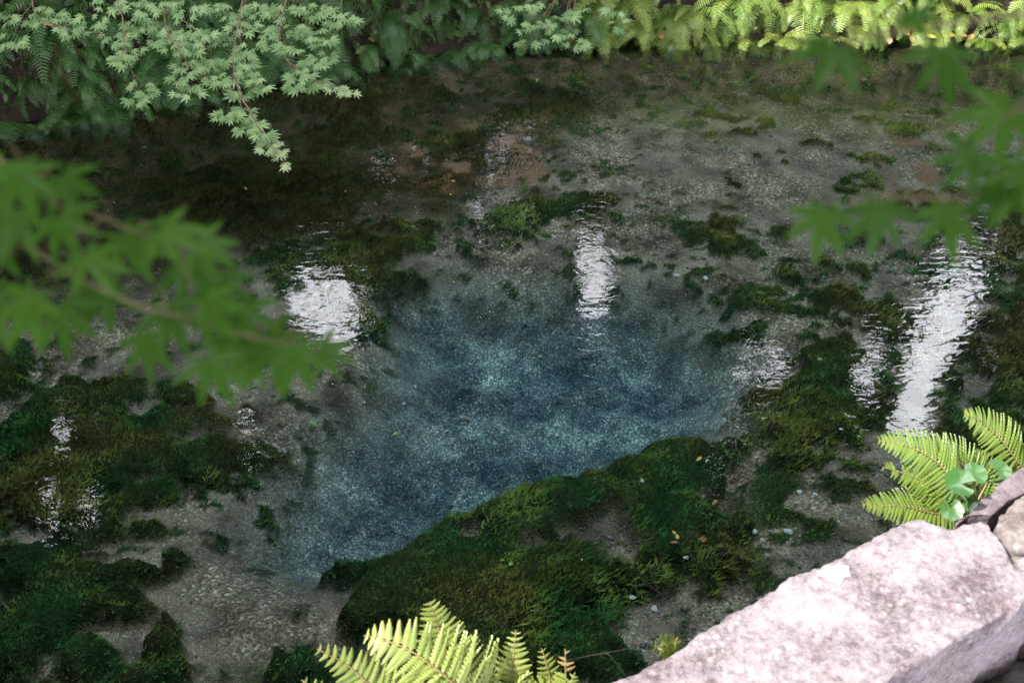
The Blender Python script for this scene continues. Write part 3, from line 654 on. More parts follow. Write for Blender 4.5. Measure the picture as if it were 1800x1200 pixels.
# low ground cover clothing the bank between the ferns
Nn_ = 11000; ii = rng.choice(np.where((np.abs(bk[:, 0]) < 6.3) & (bk[:, 1] > 3.5))[0], Nn_); dd = rng.uniform(.11, 1.3, Nn_); Pg = np.c_[bk[ii] + nrm[ii] * dd[:, None] + rng.normal(size=(Nn_, 2)) * .06, np.interp(dd, [p[0] for p in prof[4:]], [p[1] for p in prof[4:]]) + rng.uniform(-.02, .07, Nn_)]
sel = (np.abs(Pg[:, 0]) < 6.5) & (Pg[:, 1] > 4) & (Pg[:, 2] > .05); Pg = Pg[sel]; ng = len(Pg); Ag = rng.normal(size=(ng, 3)); Ag /= np.linalg.norm(Ag, axis=1)[:, None]; Ng = rng.normal(size=(ng, 3)) * .5 + np.array((0, -.7, .7)); Bg = np.cross(Ng, Ag); Bg /= np.linalg.norm(Bg, axis=1)[:, None] + 1e-9; sg = rng.uniform(.015, .05, (ng, 1))
Vg = np.empty((ng, 4, 3)); Vg[:, 0] = Pg - Ag * sg; Vg[:, 1] = Pg + Bg * sg * .6; Vg[:, 2] = Pg + Ag * sg; Vg[:, 3] = Pg - Bg * sg * .6
me = np_mesh('ground_cover', Vg.reshape(-1, 3), np.arange(ng * 4).reshape(-1, 4)); fattr(me, 'tint', np.repeat(rng.random(ng), 4))
M['cover'] = leaf_mat('ground_cover', (.025, .06, .012), (.11, .17, .045), .3, attr='tint')
tag(obj('ground_cover', me, M['cover']), 'small mixed leaves covering the soil between the bank ferns', 'ground cover', kind='stuff')
# hanging roots in the undercut, left
lst = []
for k in range(70):
    xx = rng.choice((-3.75, -3.3, -2.95, -1.15, -.7, -.25)) + rng.normal() * .10; d = rng.uniform(.12, .22); p, nn = bank_at(xx); q = np.array((*(p + nn * (d - .10)), rng.uniform(.30, .55)))
    e = q + np.array((rng.normal() * .05, -rng.uniform(-.02, .05), -rng.uniform(.2, .42))); lst.append((curve([q, (q + e) / 2 + rng.normal(size=3) * .02, e], 5), np.linspace(.0045, .0015, 5), 4))
v_, f_ = tubes(lst); tag(obj('hanging_roots', py_mesh('hanging_roots', v_, f_), M['root']), 'thin red brown roots hanging in the undercut of the far bank', 'roots', kind='stuff')
# fallen leaves and a lit lip of soil at the waterline
FLAT = oval_leaf('leaf_blade', .5)
for k in range(46):
    xx = rng.uniform(.0, 4.3); p, nn = bank_at(xx); d = rng.uniform(-.02, .09); o = obj('fallen_leaf', FLAT, None)
    mt = random.choice((M['dead'], M['dead'], M['yellow'], M['deadpink'])); o.data = FLAT
    o.location = (*(p + nn * d), .045 + .02 * rng.random()); s = rng.uniform(.05, .11); o.scale = (s, s, s); o.rotation_euler = (rng.normal() * .35, rng.normal() * .3, rng.uniform(0, 6.28))
    if not FLAT.materials: FLAT.materials.append(M['dead'])
    o.material_slots[0].link = 'OBJECT'; o.material_slots[0].material = mt
    tag(o, 'withered leaf lying on the soil lip at the sunlit waterline', 'leaf', 'withered leaves along the sunlit waterline')

# ------------------------------------------------------------------ maple leaning over the far bank
def leaf_matrix(pos, down_ang, tilt_u, tilt_v, s, roll=0):
    """Leaf whose middle lobe points at image angle down_ang; normal towards the viewer's upper side, tilted."""
    Yv = math.cos(down_ang) * RIGHT + math.sin(down_ang) * (UP * .55 + np.array((0, 0, 1)) * .45)
    Nv = unit(-FWD * .55 + np.array((0, 0, 1)) * .75 + RIGHT * tilt_u + UP * tilt_v); Yv = unit(Yv - Nv * float(Yv @ Nv)); Xv = np.cross(Yv, Nv)
    return basis(Xv, Yv, Nv, pos, s, s, s)
mt_root = np.array((-2.9, 7.4, 1.15))
maple = empty('maple_tree', mt_root); tag(maple, 'mint green maple spreading its fine leaves over the shaded fern bank', 'maple tree')
INV = Matrix.Translation(-Vector(mt_root))
def mpt(u, v, t): return at_t(u, v, t)
# trunk rises behind the bank, boughs bend out over the water
top = mt_root + (.1, -.3, 2.4)
trunk = curve([mt_root - (0, 0, .3), mt_root + (.05, -.05, .9), top], 8)
v_, f_ = tube(trunk, np.linspace(.09, .05, 8), 9); o = obj('trunk', py_mesh('trunk', v_, f_, True), M['bark'], maple); o.matrix_parent_inverse = INV
BOUGHS = [  # pixel paths with distance: boughs run down over the frame
 [(440, -60, 6.0), (415, 60, 5.75), (412, 130, 5.62), (440, 200, 5.5), (475, 255, 5.42), (508, 292, 5.36)],
 [(520, -60, 6.1), (490, 70, 5.85), (530, 130, 5.7), (585, 155, 5.62), (622, 165, 5.58)],
 [(300, -60, 6.1), (290, 40, 5.9), (330, 110, 5.75), (385, 165, 5.65)],
 [(180, -60, 6.0), (215, 30, 5.85), (220, 90, 5.78), (245, 160, 5.7)],
 [(60, -60, 6.0), (60, 20, 5.9), (110, 50, 5.85), (190, 60, 5.8)],
 [(600, -60, 6.2), (600, 10, 6.0), (600, 60, 5.9)],
]
lst = []; WP = []
for bgh in BOUGHS:
    pts = np.array([mpt(*q) for q in bgh]); c = np.vstack([curve([trunk[-2], (trunk[-2] + pts[0]) / 2 + (0, 0, .25), pts[0]], 6)[:-1], curve(pts, 16)])
    lst.append((c, np.r_[np.linspace(.02, .006, 5), np.linspace(.005, .0012, len(c) - 5)], 5)); WP.append(c)
SPRAYS = [  # u, v, spread u, spread v, leaves
 (30, 35, 40, 16, 10), (95, 25, 35, 14, 9), (150, 40, 36, 16, 9), (20, 72, 26, 12, 6), (120, 58, 30, 12, 6), (200, 8, 40, 12, 9), (260, 14, 36, 14, 10), (320, 18, 40, 16, 11),
 (200, 70, 28, 14, 9), (235, 92, 26, 12, 8), (215, 108, 26, 12, 9), (245, 45, 30, 14, 9), (270, 60, 30, 14, 8), (300, 50, 30, 14, 9), (345, 55, 34, 16, 11), (300, 82, 30, 14, 9),
 (335, 88, 30, 12, 9), (375, 70, 30, 14, 9), (370, 110, 32, 14, 11), (335, 118, 28, 12, 8), (310, 135, 26, 11, 7), (330, 160, 28, 11, 8), (385, 140, 28, 12, 9), (255, 155, 24, 14, 8), (240, 175, 18, 9, 5),
 (400, 20, 36, 14, 10), (425, 45, 30, 14, 9), (440, 85, 26, 14, 9), (425, 105, 24, 12, 7), (460, 20, 34, 14, 10), (505, 25, 34, 14, 10), (555, 20, 34, 14, 10), (600, 35, 28, 14, 8), (480, 55, 28, 14, 7),
 (545, 55, 26, 16, 9), (560, 72, 24, 12, 7), (505, 85, 24, 11, 6), (570, 100, 22, 9, 5), (440, 125, 24, 12, 8), (455, 148, 22, 11, 8), (425, 165, 24, 10, 8),
 (400, 205, 24, 10, 9), (425, 200, 22, 12, 9), (445, 215, 20, 10, 8), (430, 225, 18, 8, 6), (460, 235, 20, 10, 8), (475, 250, 18, 9, 7), (470, 262, 16, 8, 5), (488, 272, 14, 8, 5), (500, 290, 10, 6, 3),
 (545, 115, 24, 9, 8), (530, 135, 26, 10, 9), (560, 150, 22, 9, 8), (590, 158, 20, 6, 5), (615, 163, 10, 4, 3), (520, 158, 20, 8, 5)]
recs = []
for (u0, v0, su, sv, nl) in SPRAYS:
    t0 = 5.42 + .62 * (1 - min(1, v0 / 290)) ** 1.2 + rng.normal() * .05; rowtilt = rng.uniform(-.25, .25)
    for k in range(int(nl * 1.75)):
        a = rng.uniform(0, 6.28); rr = math.sqrt(rng.random()); du = math.cos(a) * rr * su; dv = math.sin(a) * rr * sv * .95
        da = math.atan2(-(abs(dv) * .6 + 8 + dv * .4), du * 1.1 + rng.normal() * 6)
        t_ = t0 - dv * .003 + rng.normal() * .03
        tip = v0 > 240 or (u0 > 575 and v0 > 140)
        recs.append((mpt(u0 + du, v0 + dv, t_), da + rng.normal() * .45, rng.normal() * .28, rng.normal() * .25, rng.uniform(.040, .060) * (.85 if tip else 1), tip, v0))
    c = mpt(u0, v0, t0 + .02); i = min(((np.linalg.norm(P - c, axis=1).min(), bi) for bi, P in enumerate(WP)))[1]; P = WP[i]; j = int(np.argmin(np.linalg.norm(P - c, axis=1))); j = max(0, j - 2)
    lst.append((curve([P[j], (P[j] + c) / 2 + (0, 0, .02), c], 4), (.0022, .0018, .0014, .0009), 4))
v_, f_ = tubes(lst); bo = obj('branch', py_mesh('branch', v_, f_, True), M['twig'], maple); bo.matrix_parent_inverse = INV
recs.sort(key=lambda r: -r[6] + rng.random() * 60)
for r_ in recs[:300]:
    o = obj('leaf', random.choice(MAPLE), M['maple'], bo); o.material_slots[0].link = 'OBJECT'; o.material_slots[0].material = M['maple_tip'] if r_[5] else M['maple']
    o.matrix_basis = leaf_matrix(*r_[:5])
def join_leaves(name, mats, meshes):
    V = []; F = []; tint = []
    for mtx, ms_ in zip(mats, meshes):
        o_ = len(V); V += [tuple(mtx @ v.co) for v in ms_.vertices]; F += [tuple(i + o_ for i in p.vertices) for p in ms_.polygons]; tint += [random.random()] * len(ms_.vertices)
    me_ = py_mesh(name, V, F); fattr(me_, 'tint', tint); return me_
M['maple_mass'] = leaf_mat('maple_mint_mass', (.095, .20, .07), (.27, .385, .17), .3, (1.1, 1.2, .6), .42, spec=.45, attr='tint')
more = [leaf_matrix(*r_[:5]) for r_ in recs[300:]]
# the same crown continues out of sight above the frame, up to the trunk top
for k in range(420):
    u0 = rng.uniform(-260, 700); v0 = -rng.uniform(20, 420); more.append(leaf_matrix(mpt(u0, v0, rng.uniform(5.9, 6.9)), -1.57 + rng.normal() * .7, rng.normal() * .3, rng.normal() * .3, rng.uniform(.05, .066)))
o = obj('foliage', join_leaves('foliage', more, [random.choice(MAPLE) for _ in more]), M['maple_mass'], maple); o.matrix_parent_inverse = INV; o['kind'] = 'stuff'

# young maple in front of the ferns, with one faded leaf
y0 = at_t(1010, -40, 7.35); ym = empty('maple_sapling', y0); tag(ym, 'pale maple sapling hanging in front of ferns where shade meets sun', 'maple sapling'); YI = Matrix.Translation(-Vector(y0))
lst = []; ctr = []
for (u0, v0, su, sv, nl) in ((900, 28, 22, 14, 7), (920, 55, 18, 10, 5), (955, 45, 26, 12, 10), (990, 60, 26, 12, 11), (930, 75, 22, 8, 6), (1010, 80, 20, 8, 6), (1075, 25, 22, 12, 8), (1085, 45, 16, 8, 5), (940, 15, 30, 10, 8), (1000, 25, 30, 12, 9)):
    for k in range(nl):
        du, dv = rng.normal() * su * .5, rng.normal() * sv * .6; o = obj('leaf', random.choice(MAPLE), M['maple'], ym); o.matrix_parent_inverse = YI
        o.matrix_basis = leaf_matrix(at_t(u0 + du, v0 + dv, 7.05 + rng.normal() * .04), -1.57 + rng.normal() * .9, rng.normal() * .35, rng.normal() * .3, rng.uniform(.05, .066))
    c = at_t(u0, v0, 7.1); lst.append((curve([y0, (y0 + c) / 2 + (0, 0, .05), c], 6), np.linspace(.005, .0015, 6), 4))
p, nn = bank_at(y0[0]); g0 = np.array((*(p + nn * .5), zprof(.5) - .05)); lst.append((curve([g0, (g0 + y0) / 2 + (0, .02, .06), y0], 6), np.linspace(.011, .006, 6), 5))
v_, f_ = tubes(lst); o = obj('stem', py_mesh('stem', v_, f_), M['twig'], ym); o.matrix_parent_inverse = YI
def lone_leaf(u, v, t, s, mt, label, zfix=None):
    o = obj('fallen_leaf', FLAT, None); o.material_slots[0].link = 'OBJECT'; o.material_slots[0].material = mt
    P = at_t(u, v, t) if zfix is None else at_z(u, v, zfix); o.location = P; o.scale = (s, s, s); o.rotation_euler = (rng.normal() * .3, rng.normal() * .3 - .2, rng.uniform(0, 6.28)); tag(o, label, 'leaf'); return o
lone_leaf(953, 52, 6.98, .07, M['deadpink'], 'faded pink leaf caught on the pale maple sapling')
lone_leaf(94, 47, 5.72, .07, M['dead'], 'dry tan leaf caught in the maple above the shaded ferns')

# ------------------------------------------------------------------ near maples, out of focus
def near_maple(root, branches, leaves, crown, label):
    t = empty('maple_tree', root); tag(t, label, 'maple tree'); inv = Matrix.Translation(-Vector(root)); root = np.array(root)
    tr = curve([root - (0, 0, .2), root + (.05, .1, 1.4), root + (.0, .15, 2.6), root + (-.1, .2, 4.2)], 12)
    v_, f_ = tube(tr, np.linspace(.12, .05, 12), 10); o = obj('trunk', py_mesh('trunk', v_, f_, True), M['bark'], t); o.matrix_parent_inverse = inv
    lst = []
    for bgh in branches:
        pts = np.array([at_t(*q) for q in bgh]); st = tr[5 + int(rng.integers(0, 2))]
        c = np.vstack([curve([st, (st + pts[0]) / 2 + (0, 0, .12), pts[0]], 7)[:-1], curve(pts, 12)]); lst.append((c, np.r_[np.linspace(.014, .0024, 6), np.linspace(.0016, .0005, len(c) - 6)], 6))
    ends = np.vstack([l_[0] for l_ in lst])
    pos = [at_t(u, v, tt) for (u, v, tt, *_r) in leaves]
    for P, (u, v, tt, sz, ang) in zip(pos, leaves):
        a = R(ang); base = P - (math.cos(a) * RIGHT + math.sin(a) * UP) * (sz * tt / FPX) * .45
        j = int(np.argmin(np.linalg.norm(ends - base, axis=1))); lst.append((np.array([ends[j], (ends[j] + base) / 2 + rng.normal(size=3) * .002, base]), (.0006, .0005, .0004), 4))
    v_, f_ = tubes(lst); bo = obj('branch', py_mesh('branch', v_, f_, True), M['twig_near'], t); bo.matrix_parent_inverse = inv
    for P, (u, v, tt, sz, ang) in zip(pos, leaves):
        a = R(ang); Y_ = math.cos(a) * RIGHT + math.sin(a) * UP; N_ = unit(-FWD + RIGHT * rng.normal() * .25 + UP * rng.normal() * .25 + np.array((0, 0, .35))); Y_ = unit(Y_ - N_ * float(Y_ @ N_)); X_ = np.cross(Y_, N_)
        s = sz * tt / FPX; o = obj('leaf', random.choice(MAPLE), M['maple_near'], bo); o.material_slots[0].link = 'OBJECT'; o.material_slots[0].material = M['maple_near']; o.matrix_basis = basis(X_, Y_, N_, P, s, s, s)
    cm = crown_mesh('crown', [c[:3] for c in crown], [c[3] for c in crown], 5200, .06, .7, .25); co = obj('crown', cm, M['canopy'], t); co.matrix_parent_inverse = inv; co['kind'] = 'stuff'
LT = .56
left = [(-25, 300, 120, -75), (35, 300, 105, -60), (110, 315, 105, -55), (30, 375, 110, -100), (105, 385, 100, -70), (215, 415, 105, -55), (285, 405, 100, -35), (350, 425, 85, -25),
        (150, 450, 100, -60), (320, 470, 105, -60), (385, 495, 90, -60), (60, 520, 110, -110), (105, 540, 105, -75), (185, 510, 105, -100), 
        (300, 540, 105, -70), (365, 530, 105, -50), (425, 545, 95, -60), (470, 590, 85, -30), (255, 590, 95, -85), (410, 585, 100, -70), (365, 635, 100, -80), (480, 610, 100, -80), (520, 615, 85, -60),
        (565, 615, 70, -15), (445, 620, 80, -110), (-20, 520, 110, -80), (-30, 400, 120, -60)]
left = [(u, v, LT + rng.normal() * .02, s, a + rng.normal() * 8) for u, v, s, a in left]
near_maple((-2.35, -.75, ZW), [[(-120, 330, .62), (60, 440, .58), (200, 520, .57), (330, 560, .56), (480, 600, .56), (560, 610, .56)], [(-120, 250, .62), (20, 290, .59), (150, 370, .57), (320, 440, .56)]],
           left, [(-2.6, -.4, 5.0, 1.7), (-3.3, .3, 5.6, 1.5), (-1.9, -1.0, 4.6, 1.3)], 'maple beside the walkway with broad soft leaves hanging over the weed beds')
rl = [(1466, 84, .50, 118, -118), (1655, 90, .50, 112, -88), (1772, 195, .50, 118, -140), (1712, 268, .50, 92, -130), (1800, 300, .51, 110, -120), (1446, 372, .52, 98, -105), (1545, 362, .52, 98, -95), (1662, 368, .52, 104, -85), (1765, 330, .51, 95, -150), (1850, 120, .5, 110, -100), (1860, 240, .5, 110, -110), (1600, 25, .5, 60, -60)]
near_maple((2.2, -.55, ZW), [[(1960, 10, .56), (1760, 30, .51), (1560, 60, .50), (1470, 78, .50)], [(1960, 250, .56), (1850, 280, .52), (1700, 345, .52), (1560, 345, .52), (1450, 362, .52)], [(1960, 130, .54), (1850, 150, .5), (1740, 230, .5)]],
           rl, [(2.5, -.9, 5.2, 1.5), (3.2, -.4, 5.0, 1.3)], 'maple beside the walkway with a few large soft leaves hanging over the sandy bed')

# ------------------------------------------------------------------ ferns growing out of the near wall
def near_fern(root, fronds, material, label, pin):
    root = np.array(root); t = empty('fern', root); tag(t, label, 'fern'); inv = Matrix.Translation(-Vector(root))
    for fd in fronds:
        pts = [at_t(*q) for q in fd['p']]; pts = [root] + pts; C = curve(pts, 90); seg = np.r_[0, np.cumsum(np.linalg.norm(np.diff(C, axis=0), axis=1))]; LT_ = seg[-1]; s0 = fd.get('s0', .25)
        v_, f_ = tube(C[::3], np.linspace(.0032, .0007, len(C[::3])), 5); fr_ = obj('frond', py_mesh('frond', v_, f_, True), M['rachis'], t); fr_.matrix_parent_inverse = inv
        n_ = fd['n']; up0 = unit(np.array((0, 0, 1)) * .75 - FWD * .8 + RIGHT * fd.get('tr', 0))
        for k in range(n_):
            s = s0 + (1 - s0) * (k / n_) ** .96; q = s * LT_; j = min(int(np.searchsorted(seg, q)), len(C) - 2); c = C[j]; T_ = unit(C[min(j+2, len(C)-1)] - C[max(j-2, 0)])
            N_ = unit(up0 - T_ * float(up0 @ T_)); S_ = np.cross(T_, N_)
            L_ = fd['w'] * min(1, ((1 - s) / .52)) ** .78 * (1 - .18 * max(0, (.45 - s) / .45)) * rng.uniform(.93, 1.05) + .004
            if fd.get('curl') and s > .93: L_ *= .6
            for sd in (1, -1):
                if s > .8 and rng.random() < fd.get('miss', 0): continue
                d = unit(S_ * sd + T_ * (fd.get('sw', .42) + rng.normal() * .05) + N_ * rng.normal() * .07); Nn = unit(N_ + S_ * sd * rng.uniform(-.05, .22) + rng.normal(size=3) * .06); Nn = unit(Nn - d * float(Nn @ d))
                Yv = np.cross(Nn, d); o = obj('pinna', pin[k % len(pin)], material, fr_); o.material_slots[0].link = 'OBJECT'; o.material_slots[0].material = fd.get('m', material) if s < .84 or 'tip' not in fd else fd['tip']
                wv = min(LT_ * (1 - s0) / n_ * 1.2, L_ * .55) * rng.uniform(.92, 1.08); o.matrix_basis = basis(d, Yv, Nn, c, L_, wv, L_)
    return t
br_ = at_t(880, 1345, 2.05)
T2 = 1.9
near_fern(br_, [
 dict(p=[(760, 1285, 1.95), (660, 1210, 1.9), (610, 1168, 1.87), (552, 1137, 1.84)], n=24, w=.078, s0=.2),
 dict(p=[(850, 1255, 1.93), (790, 1195, 1.85), (725, 1145, 1.82), (668, 1122, 1.82), (636, 1116, 1.84)], n=27, w=.118, s0=.2, sw=.35),
 dict(p=[(835, 1260, 1.97), (795, 1170, 1.93), (772, 1105, 1.90), (753, 1052, 1.87)], n=26, w=.088, s0=.2),
 dict(p=[(900, 1270, 2.0), (900, 1195, 1.96), (903, 1150, 1.94), (907, 1103, 1.92)], n=18, w=.055, s0=.25),
 dict(p=[(930, 1280, 2.0), (965, 1205, 1.97), (960, 1165, 1.95), (951, 1136, 1.94)], n=17, w=.043, s0=.3),
 dict(p=[(950, 1280, 2.0), (990, 1215, 1.95), (994, 1170, 1.93), (993, 1137, 1.92)], n=19, w=.046, s0=.25, miss=.3, tip=M['rachis']),
 dict(p=[(720, 1300, 1.95), (600, 1240, 1.9), (525, 1191, 1.86)], n=20, w=.06, s0=.2),
 dict(p=[(790, 1290, 2.0), (735, 1225, 1.98), (690, 1190, 1.96)], n=18, w=.07, s0=.2, m=M['fern_side']),
 dict(p=[(910, 1290, 2.0), (975, 1240, 1.93), (1000, 1205, 1.9), (1012, 1178, 1.9)], n=16, w=.04, s0=.3, m=M['fern_side']),
], M['fern_young'], 'pale yellow green fern with many sunlit fronds rising from the wall foot', PINNA)
rr_ = at_t(1712, 890, 2.42)
near_fern(rr_, [
 dict(p=[(1655, 903, 2.36), (1590, 890, 2.33), (1514, 886, 2.30)], n=27, w=.062, s0=.16, sw=.55),
 dict(p=[(1672, 872, 2.36), (1620, 843, 2.34), (1580, 828, 2.33), (1548, 820, 2.32)], n=24, w=.056, s0=.2, m=M['fern_side'], miss=.35, sw=.5),
 dict(p=[(1680, 850, 2.34), (1645, 810, 2.31), (1600, 785, 2.29), (1542, 773, 2.28)], n=27, w=.08, s0=.2, sw=.5),
 dict(p=[(1712, 850, 2.40), (1690, 815, 2.38), (1650, 790, 2.37), (1610, 778, 2.36)], n=24, w=.068, s0=.2, sw=.5),
 dict(p=[(1735, 845, 2.42), (1728, 815, 2.41), (1712, 790, 2.41)], n=18, w=.05, s0=.25, m=M['fern_side']),
], M['fern_side'], 'yellow green fern with toothed fronds beside the round leaves at the kerb', PINNA_SMOOTH)
r5 = at_t(1830, 858, 2.5)
near_fern(r5, [dict(p=[(1790, 812, 2.46), (1762, 775, 2.44), (1730, 745, 2.42), (1692, 726, 2.40)], n=25, w=.078, s0=.14, sw=.4), dict(p=[(1850, 800, 2.46), (1855, 750, 2.44), (1850, 715, 2.42)], n=20, w=.06, s0=.2)],
          M['fern_side'], 'light green fern leaning out past the purple kerb stone', PINNA_SMOOTH)
sp_ = at_t(1190, 1160, 2.22)
near_fern(sp_, [dict(p=[(1178, 1140, 2.12), (1165, 1125, 2.10), (1160, 1112, 2.09)], n=9, w=.036, s0=.15), dict(p=[(1170, 1145, 2.12), (1155, 1138, 2.11), (1144, 1132, 2.1)], n=8, w=.03, s0=.15), dict(p=[(1188, 1140, 2.12), (1188, 1126, 2.1), (1192, 1117, 2.1)], n=7, w=.03, s0=.15)],
          M['fern_side'], 'tiny bright fern sprig peeping over the pale kerb stone', PINNA_SMOOTH)
# round-leaved plant
def round_leaf(name):
    V = [(0, 0, 0)]; F = []; n_ = 22
    for ring, rr in ((1, .5), (2, 1.0)):
        for k in range(n_ + 1):
            a = R(-160 + 320 * k / n_); q = rr * (1 + (.05 * math.sin(7 * a) if ring == 2 else 0)) * (1 - .12 * abs(math.sin(a / 2)) * 0)
            V.append((math.sin(a) * q, math.cos(a) * q + .12, .22 * rr * rr + (.07 * math.sin(3 * a) + .045 * math.cos(11 * a)) * rr))
    for k in range(n_):
        F.append((0, 1 + k, 2 + k)); F.append((1 + k, n_ + 2 + k, n_ + 3 + k, 2 + k))
    return py_mesh(name, V, F, True)
RL = round_leaf('leaf'); rp0 = at_t(1718, 900, 2.42); rpn = empty('leopard_plant', rp0); tag(rpn, 'glossy round leaved plant growing among the ferns at the kerb', 'plant'); RI = Matrix.Translation(-Vector(rp0)); lst = []
for (u0, v0, t_, s, ang, tu, tv) in ((1690, 850, 2.20, .043, 150, -.1, .1), (1712, 835, 2.28, .036, 60, .2, .1), (1755, 826, 2.36, .036, 20, .3, .2), (1672, 893, 2.30, .034, -80, -.25, -.3), (1700, 882, 2.30, .03, -20, .1, -.2), (1666, 868, 2.33, .016, -100, -.4, 0)):
    P = at_t(u0, v0, t_); o = obj('leaf', RL, M['broad'], rpn); o.matrix_parent_inverse = RI; o.matrix_basis = leaf_matrix(P, R(ang), tu, tv, s * .78); lst.append((curve([rp0, (rp0 + P) / 2 - (0, 0, .01), P - (0, 0, .002)], 6), np.linspace(.003, .0018, 6), 5))
v_, f_ = tubes(lst); o = obj('stalk', py_mesh('stalk', v_, f_), M['shrub'], rpn); o.matrix_parent_inverse = RI
# bare twig by the fern
c = curve([at_t(1098, 1185, 2.08), at_t(1075, 1155, 2.05), at_t(1060, 1148, 2.05), at_t(1010, 1157, 2.05), at_t(985, 1163, 2.05)], 14); v_, f_ = tubes([(c, np.linspace(.0009, .0005, 14), 5), (curve([at_t(1060, 1148, 2.05), at_t(1090, 1142, 2.05), at_t(1110, 1139, 2.06)], 5), np.linspace(.0008, .0004, 5), 4)])
tag(obj('bare_twig', py_mesh('bare_twig', v_, f_), M['bark']), 'thin bare twig reaching from the kerb towards the yellow fern', 'twig')

# ------------------------------------------------------------------ stone kerb, wall and walkway
tx1 = bpy.data.textures.new('lumps', 'CLOUDS'); tx1.noise_scale = .16; tx1.noise_depth = 3
tx2 = bpy.data.textures.new('grain', 'CLOUDS'); tx2.noise_scale = .022; tx2.noise_depth = 3
wall = empty('stone_kerb_wall', wallp(0, 0, 0)); tag(wall, 'rough pale lilac stone kerb on a retaining wall beside the spring', 'stone wall'); WI = Matrix.Translation(-Vector(wallp(0, 0, 0)))
def stone(P, ztop, thick, mt, parent, inv, vox=.009, lump=.028, grain=.014, name='stone', tilt=(0, 0)):
    P = [np.asarray(p[:2]) for p in P]; a = sum(P[i][0]*P[(i+1) % len(P)][1] - P[(i+1) % len(P)][0]*P[i][1] for i in range(len(P)))
    if a < 0: P = P[::-1]
    n_ = len(P); c = sum(P) / n_
    def zt(p): return ztop + (p - c) @ np.array(tilt)
    V = [(*p, zt(p)) for p in P] + [(*(p * .985 + c * .015), ztop - thick) for p in P]
    F = [tuple(range(n_)), tuple(range(2*n_-1, n_-1, -1))] + [(i, n_ + i, n_ + (i+1) % n_, (i+1) % n_) for i in range(n_)]
    o = obj(name, py_mesh(name, V, F), mt, parent); o.matrix_parent_inverse = inv
    r_ = o.modifiers.new('remesh', 'REMESH'); r_.mode = 'VOXEL'; r_.voxel_size = vox; r_.use_smooth_shade = True
    sm = o.modifiers.new('soften', 'SMOOTH'); sm.iterations = 2; sm.factor = .5
    for tx_, st in ((tx1, lump), (tx2, grain)):
        d_ = o.modifiers.new('rough', 'DISPLACE'); d_.texture = tx_; d_.strength = st; d_.mid_level = .5; d_.texture_coords = 'LOCAL'
    return o
def zpoly(pts, z=ZK): return [at_z(u, v, z) for u, v in pts]
A = zpoly([(900, 1300), (985, 1243), (1060, 1200), (1105, 1180), (1150, 1154), (1230, 1110), (1300, 1068), (1365, 1030), (1400, 1003), (1450, 985), (1500, 962), (1540, 945), (1562, 925), (1590, 912), (1622, 903), (1668, 926), (1692, 915), (1728, 906), (1750, 932), (1768, 962), (1778, 988), (1815, 1012), (1860, 1028), (1800, 1058), (1750, 1085), (1700, 1112), (1650, 1142), (1600, 1172), (1540, 1208), (1460, 1260), (1350, 1330), (1180, 1440)])
stone(A, ZK, .30, M['stone'], wall, WI, .008)
B = zpoly([(1672, 925), (1700, 893), (1738, 862), (1772, 832), (1805, 805), (1870, 760), (1960, 700), (1990, 730), (1900, 800), (1820, 856), (1772, 880), (1748, 905), (1732, 904), (1700, 908)], ZK - .02)
stone(B, ZK - .02, .30, M['stone_purple'], wall, WI, .008, .03)
Cc = zpoly([(1752, 908), (1776, 884), (1824, 860), (1905, 806), (1985, 750), (2040, 800), (1960, 900), (1880, 950), (1800, 962), (1775, 965)], ZK - .01)
stone(Cc, ZK - .01, .30, M['stone_brown'], wall, WI, .008, .06, .014)
Dd = zpoly([(1782, 982), (1810, 970), (1880, 958), (1970, 905), (2040, 850), (2080, 900), (1960, 990), (1870, 1022), (1820, 1006)], ZK - .03)
stone(Dd, ZK - .03, .28, M['stone'], wall, WI, .009, .03)
stone([wallp(-2.1, .0), wallp(-.28, .02), wallp(-.02, -.12), wallp(-.05, -.42), wallp(-2.1, -.45)], ZK, .3, M['stone'], wall, WI, .014)
stone([wallp(-3.6, .0), wallp(-2.14, .0), wallp(-2.14, -.45), wallp(-3.6, -.42)], ZK, .3, M['stone'], wall, WI, .016)
for k in range(4):
    a0 = 1.85 + k * 1.1; stone([wallp(a0, .0), wallp(a0 + 1.06, .02), wallp(a0 + 1.06, -.43), wallp(a0, -.45)], ZK, .3, random.choice((M['stone'], M['stone_brown'])), wall, WI, .016)
mo = [wallp(-3.6, -.05), wallp(6.1, -.05), wallp(6.1, -.16), wallp(-3.6, -.16)]
stone(mo, ZK - .035, .2, M['stone_brown'], wall, WI, .02, .03, .012, 'mortar')
# coursed wall face below the kerb
def block(name, L, H, D, seed):
    r = random.Random(seed); bm = bmesh.new(); bmesh.ops.create_cube(bm, size=1)
    for v in bm.verts: v.co = Vector((v.co.x * L, v.co.y * D, v.co.z * H)) + Vector((r.uniform(-.02, .02), r.uniform(-.02, .02), r.uniform(-.015, .015)))
    bmesh.ops.bevel(bm, geom=list(bm.edges), offset=.025, segments=2, affect='EDGES'); me_ = bpy.data.meshes.new(name); bm.to_mesh(me_); bm.free(); return me_
BL = [block('wall_block', .56, .33, .34, k) for k in range(4)]
for row in range(6):
    for k in range(17):
        a0 = -4.3 + k * .6 + (.3 if row % 2 else 0); o = obj('wall_block', BL[(row * 3 + k * 7) % 4], M['stone_brown'], wall); o.matrix_parent_inverse = WI
        o.matrix_basis = Matrix.Translation(wallp(a0, -.22 + rng.normal() * .01, .87 - row * .35)) @ Matrix.Rotation(math.atan2(ED[1], ED[0]), 4, 'Z')
core = [wallp(-14, -.30), wallp(16, -.30), wallp(16, -45), wallp(-14, -45)]
V = [(*p, ZW) for p in core] + [(*p, -1.95) for p in core]
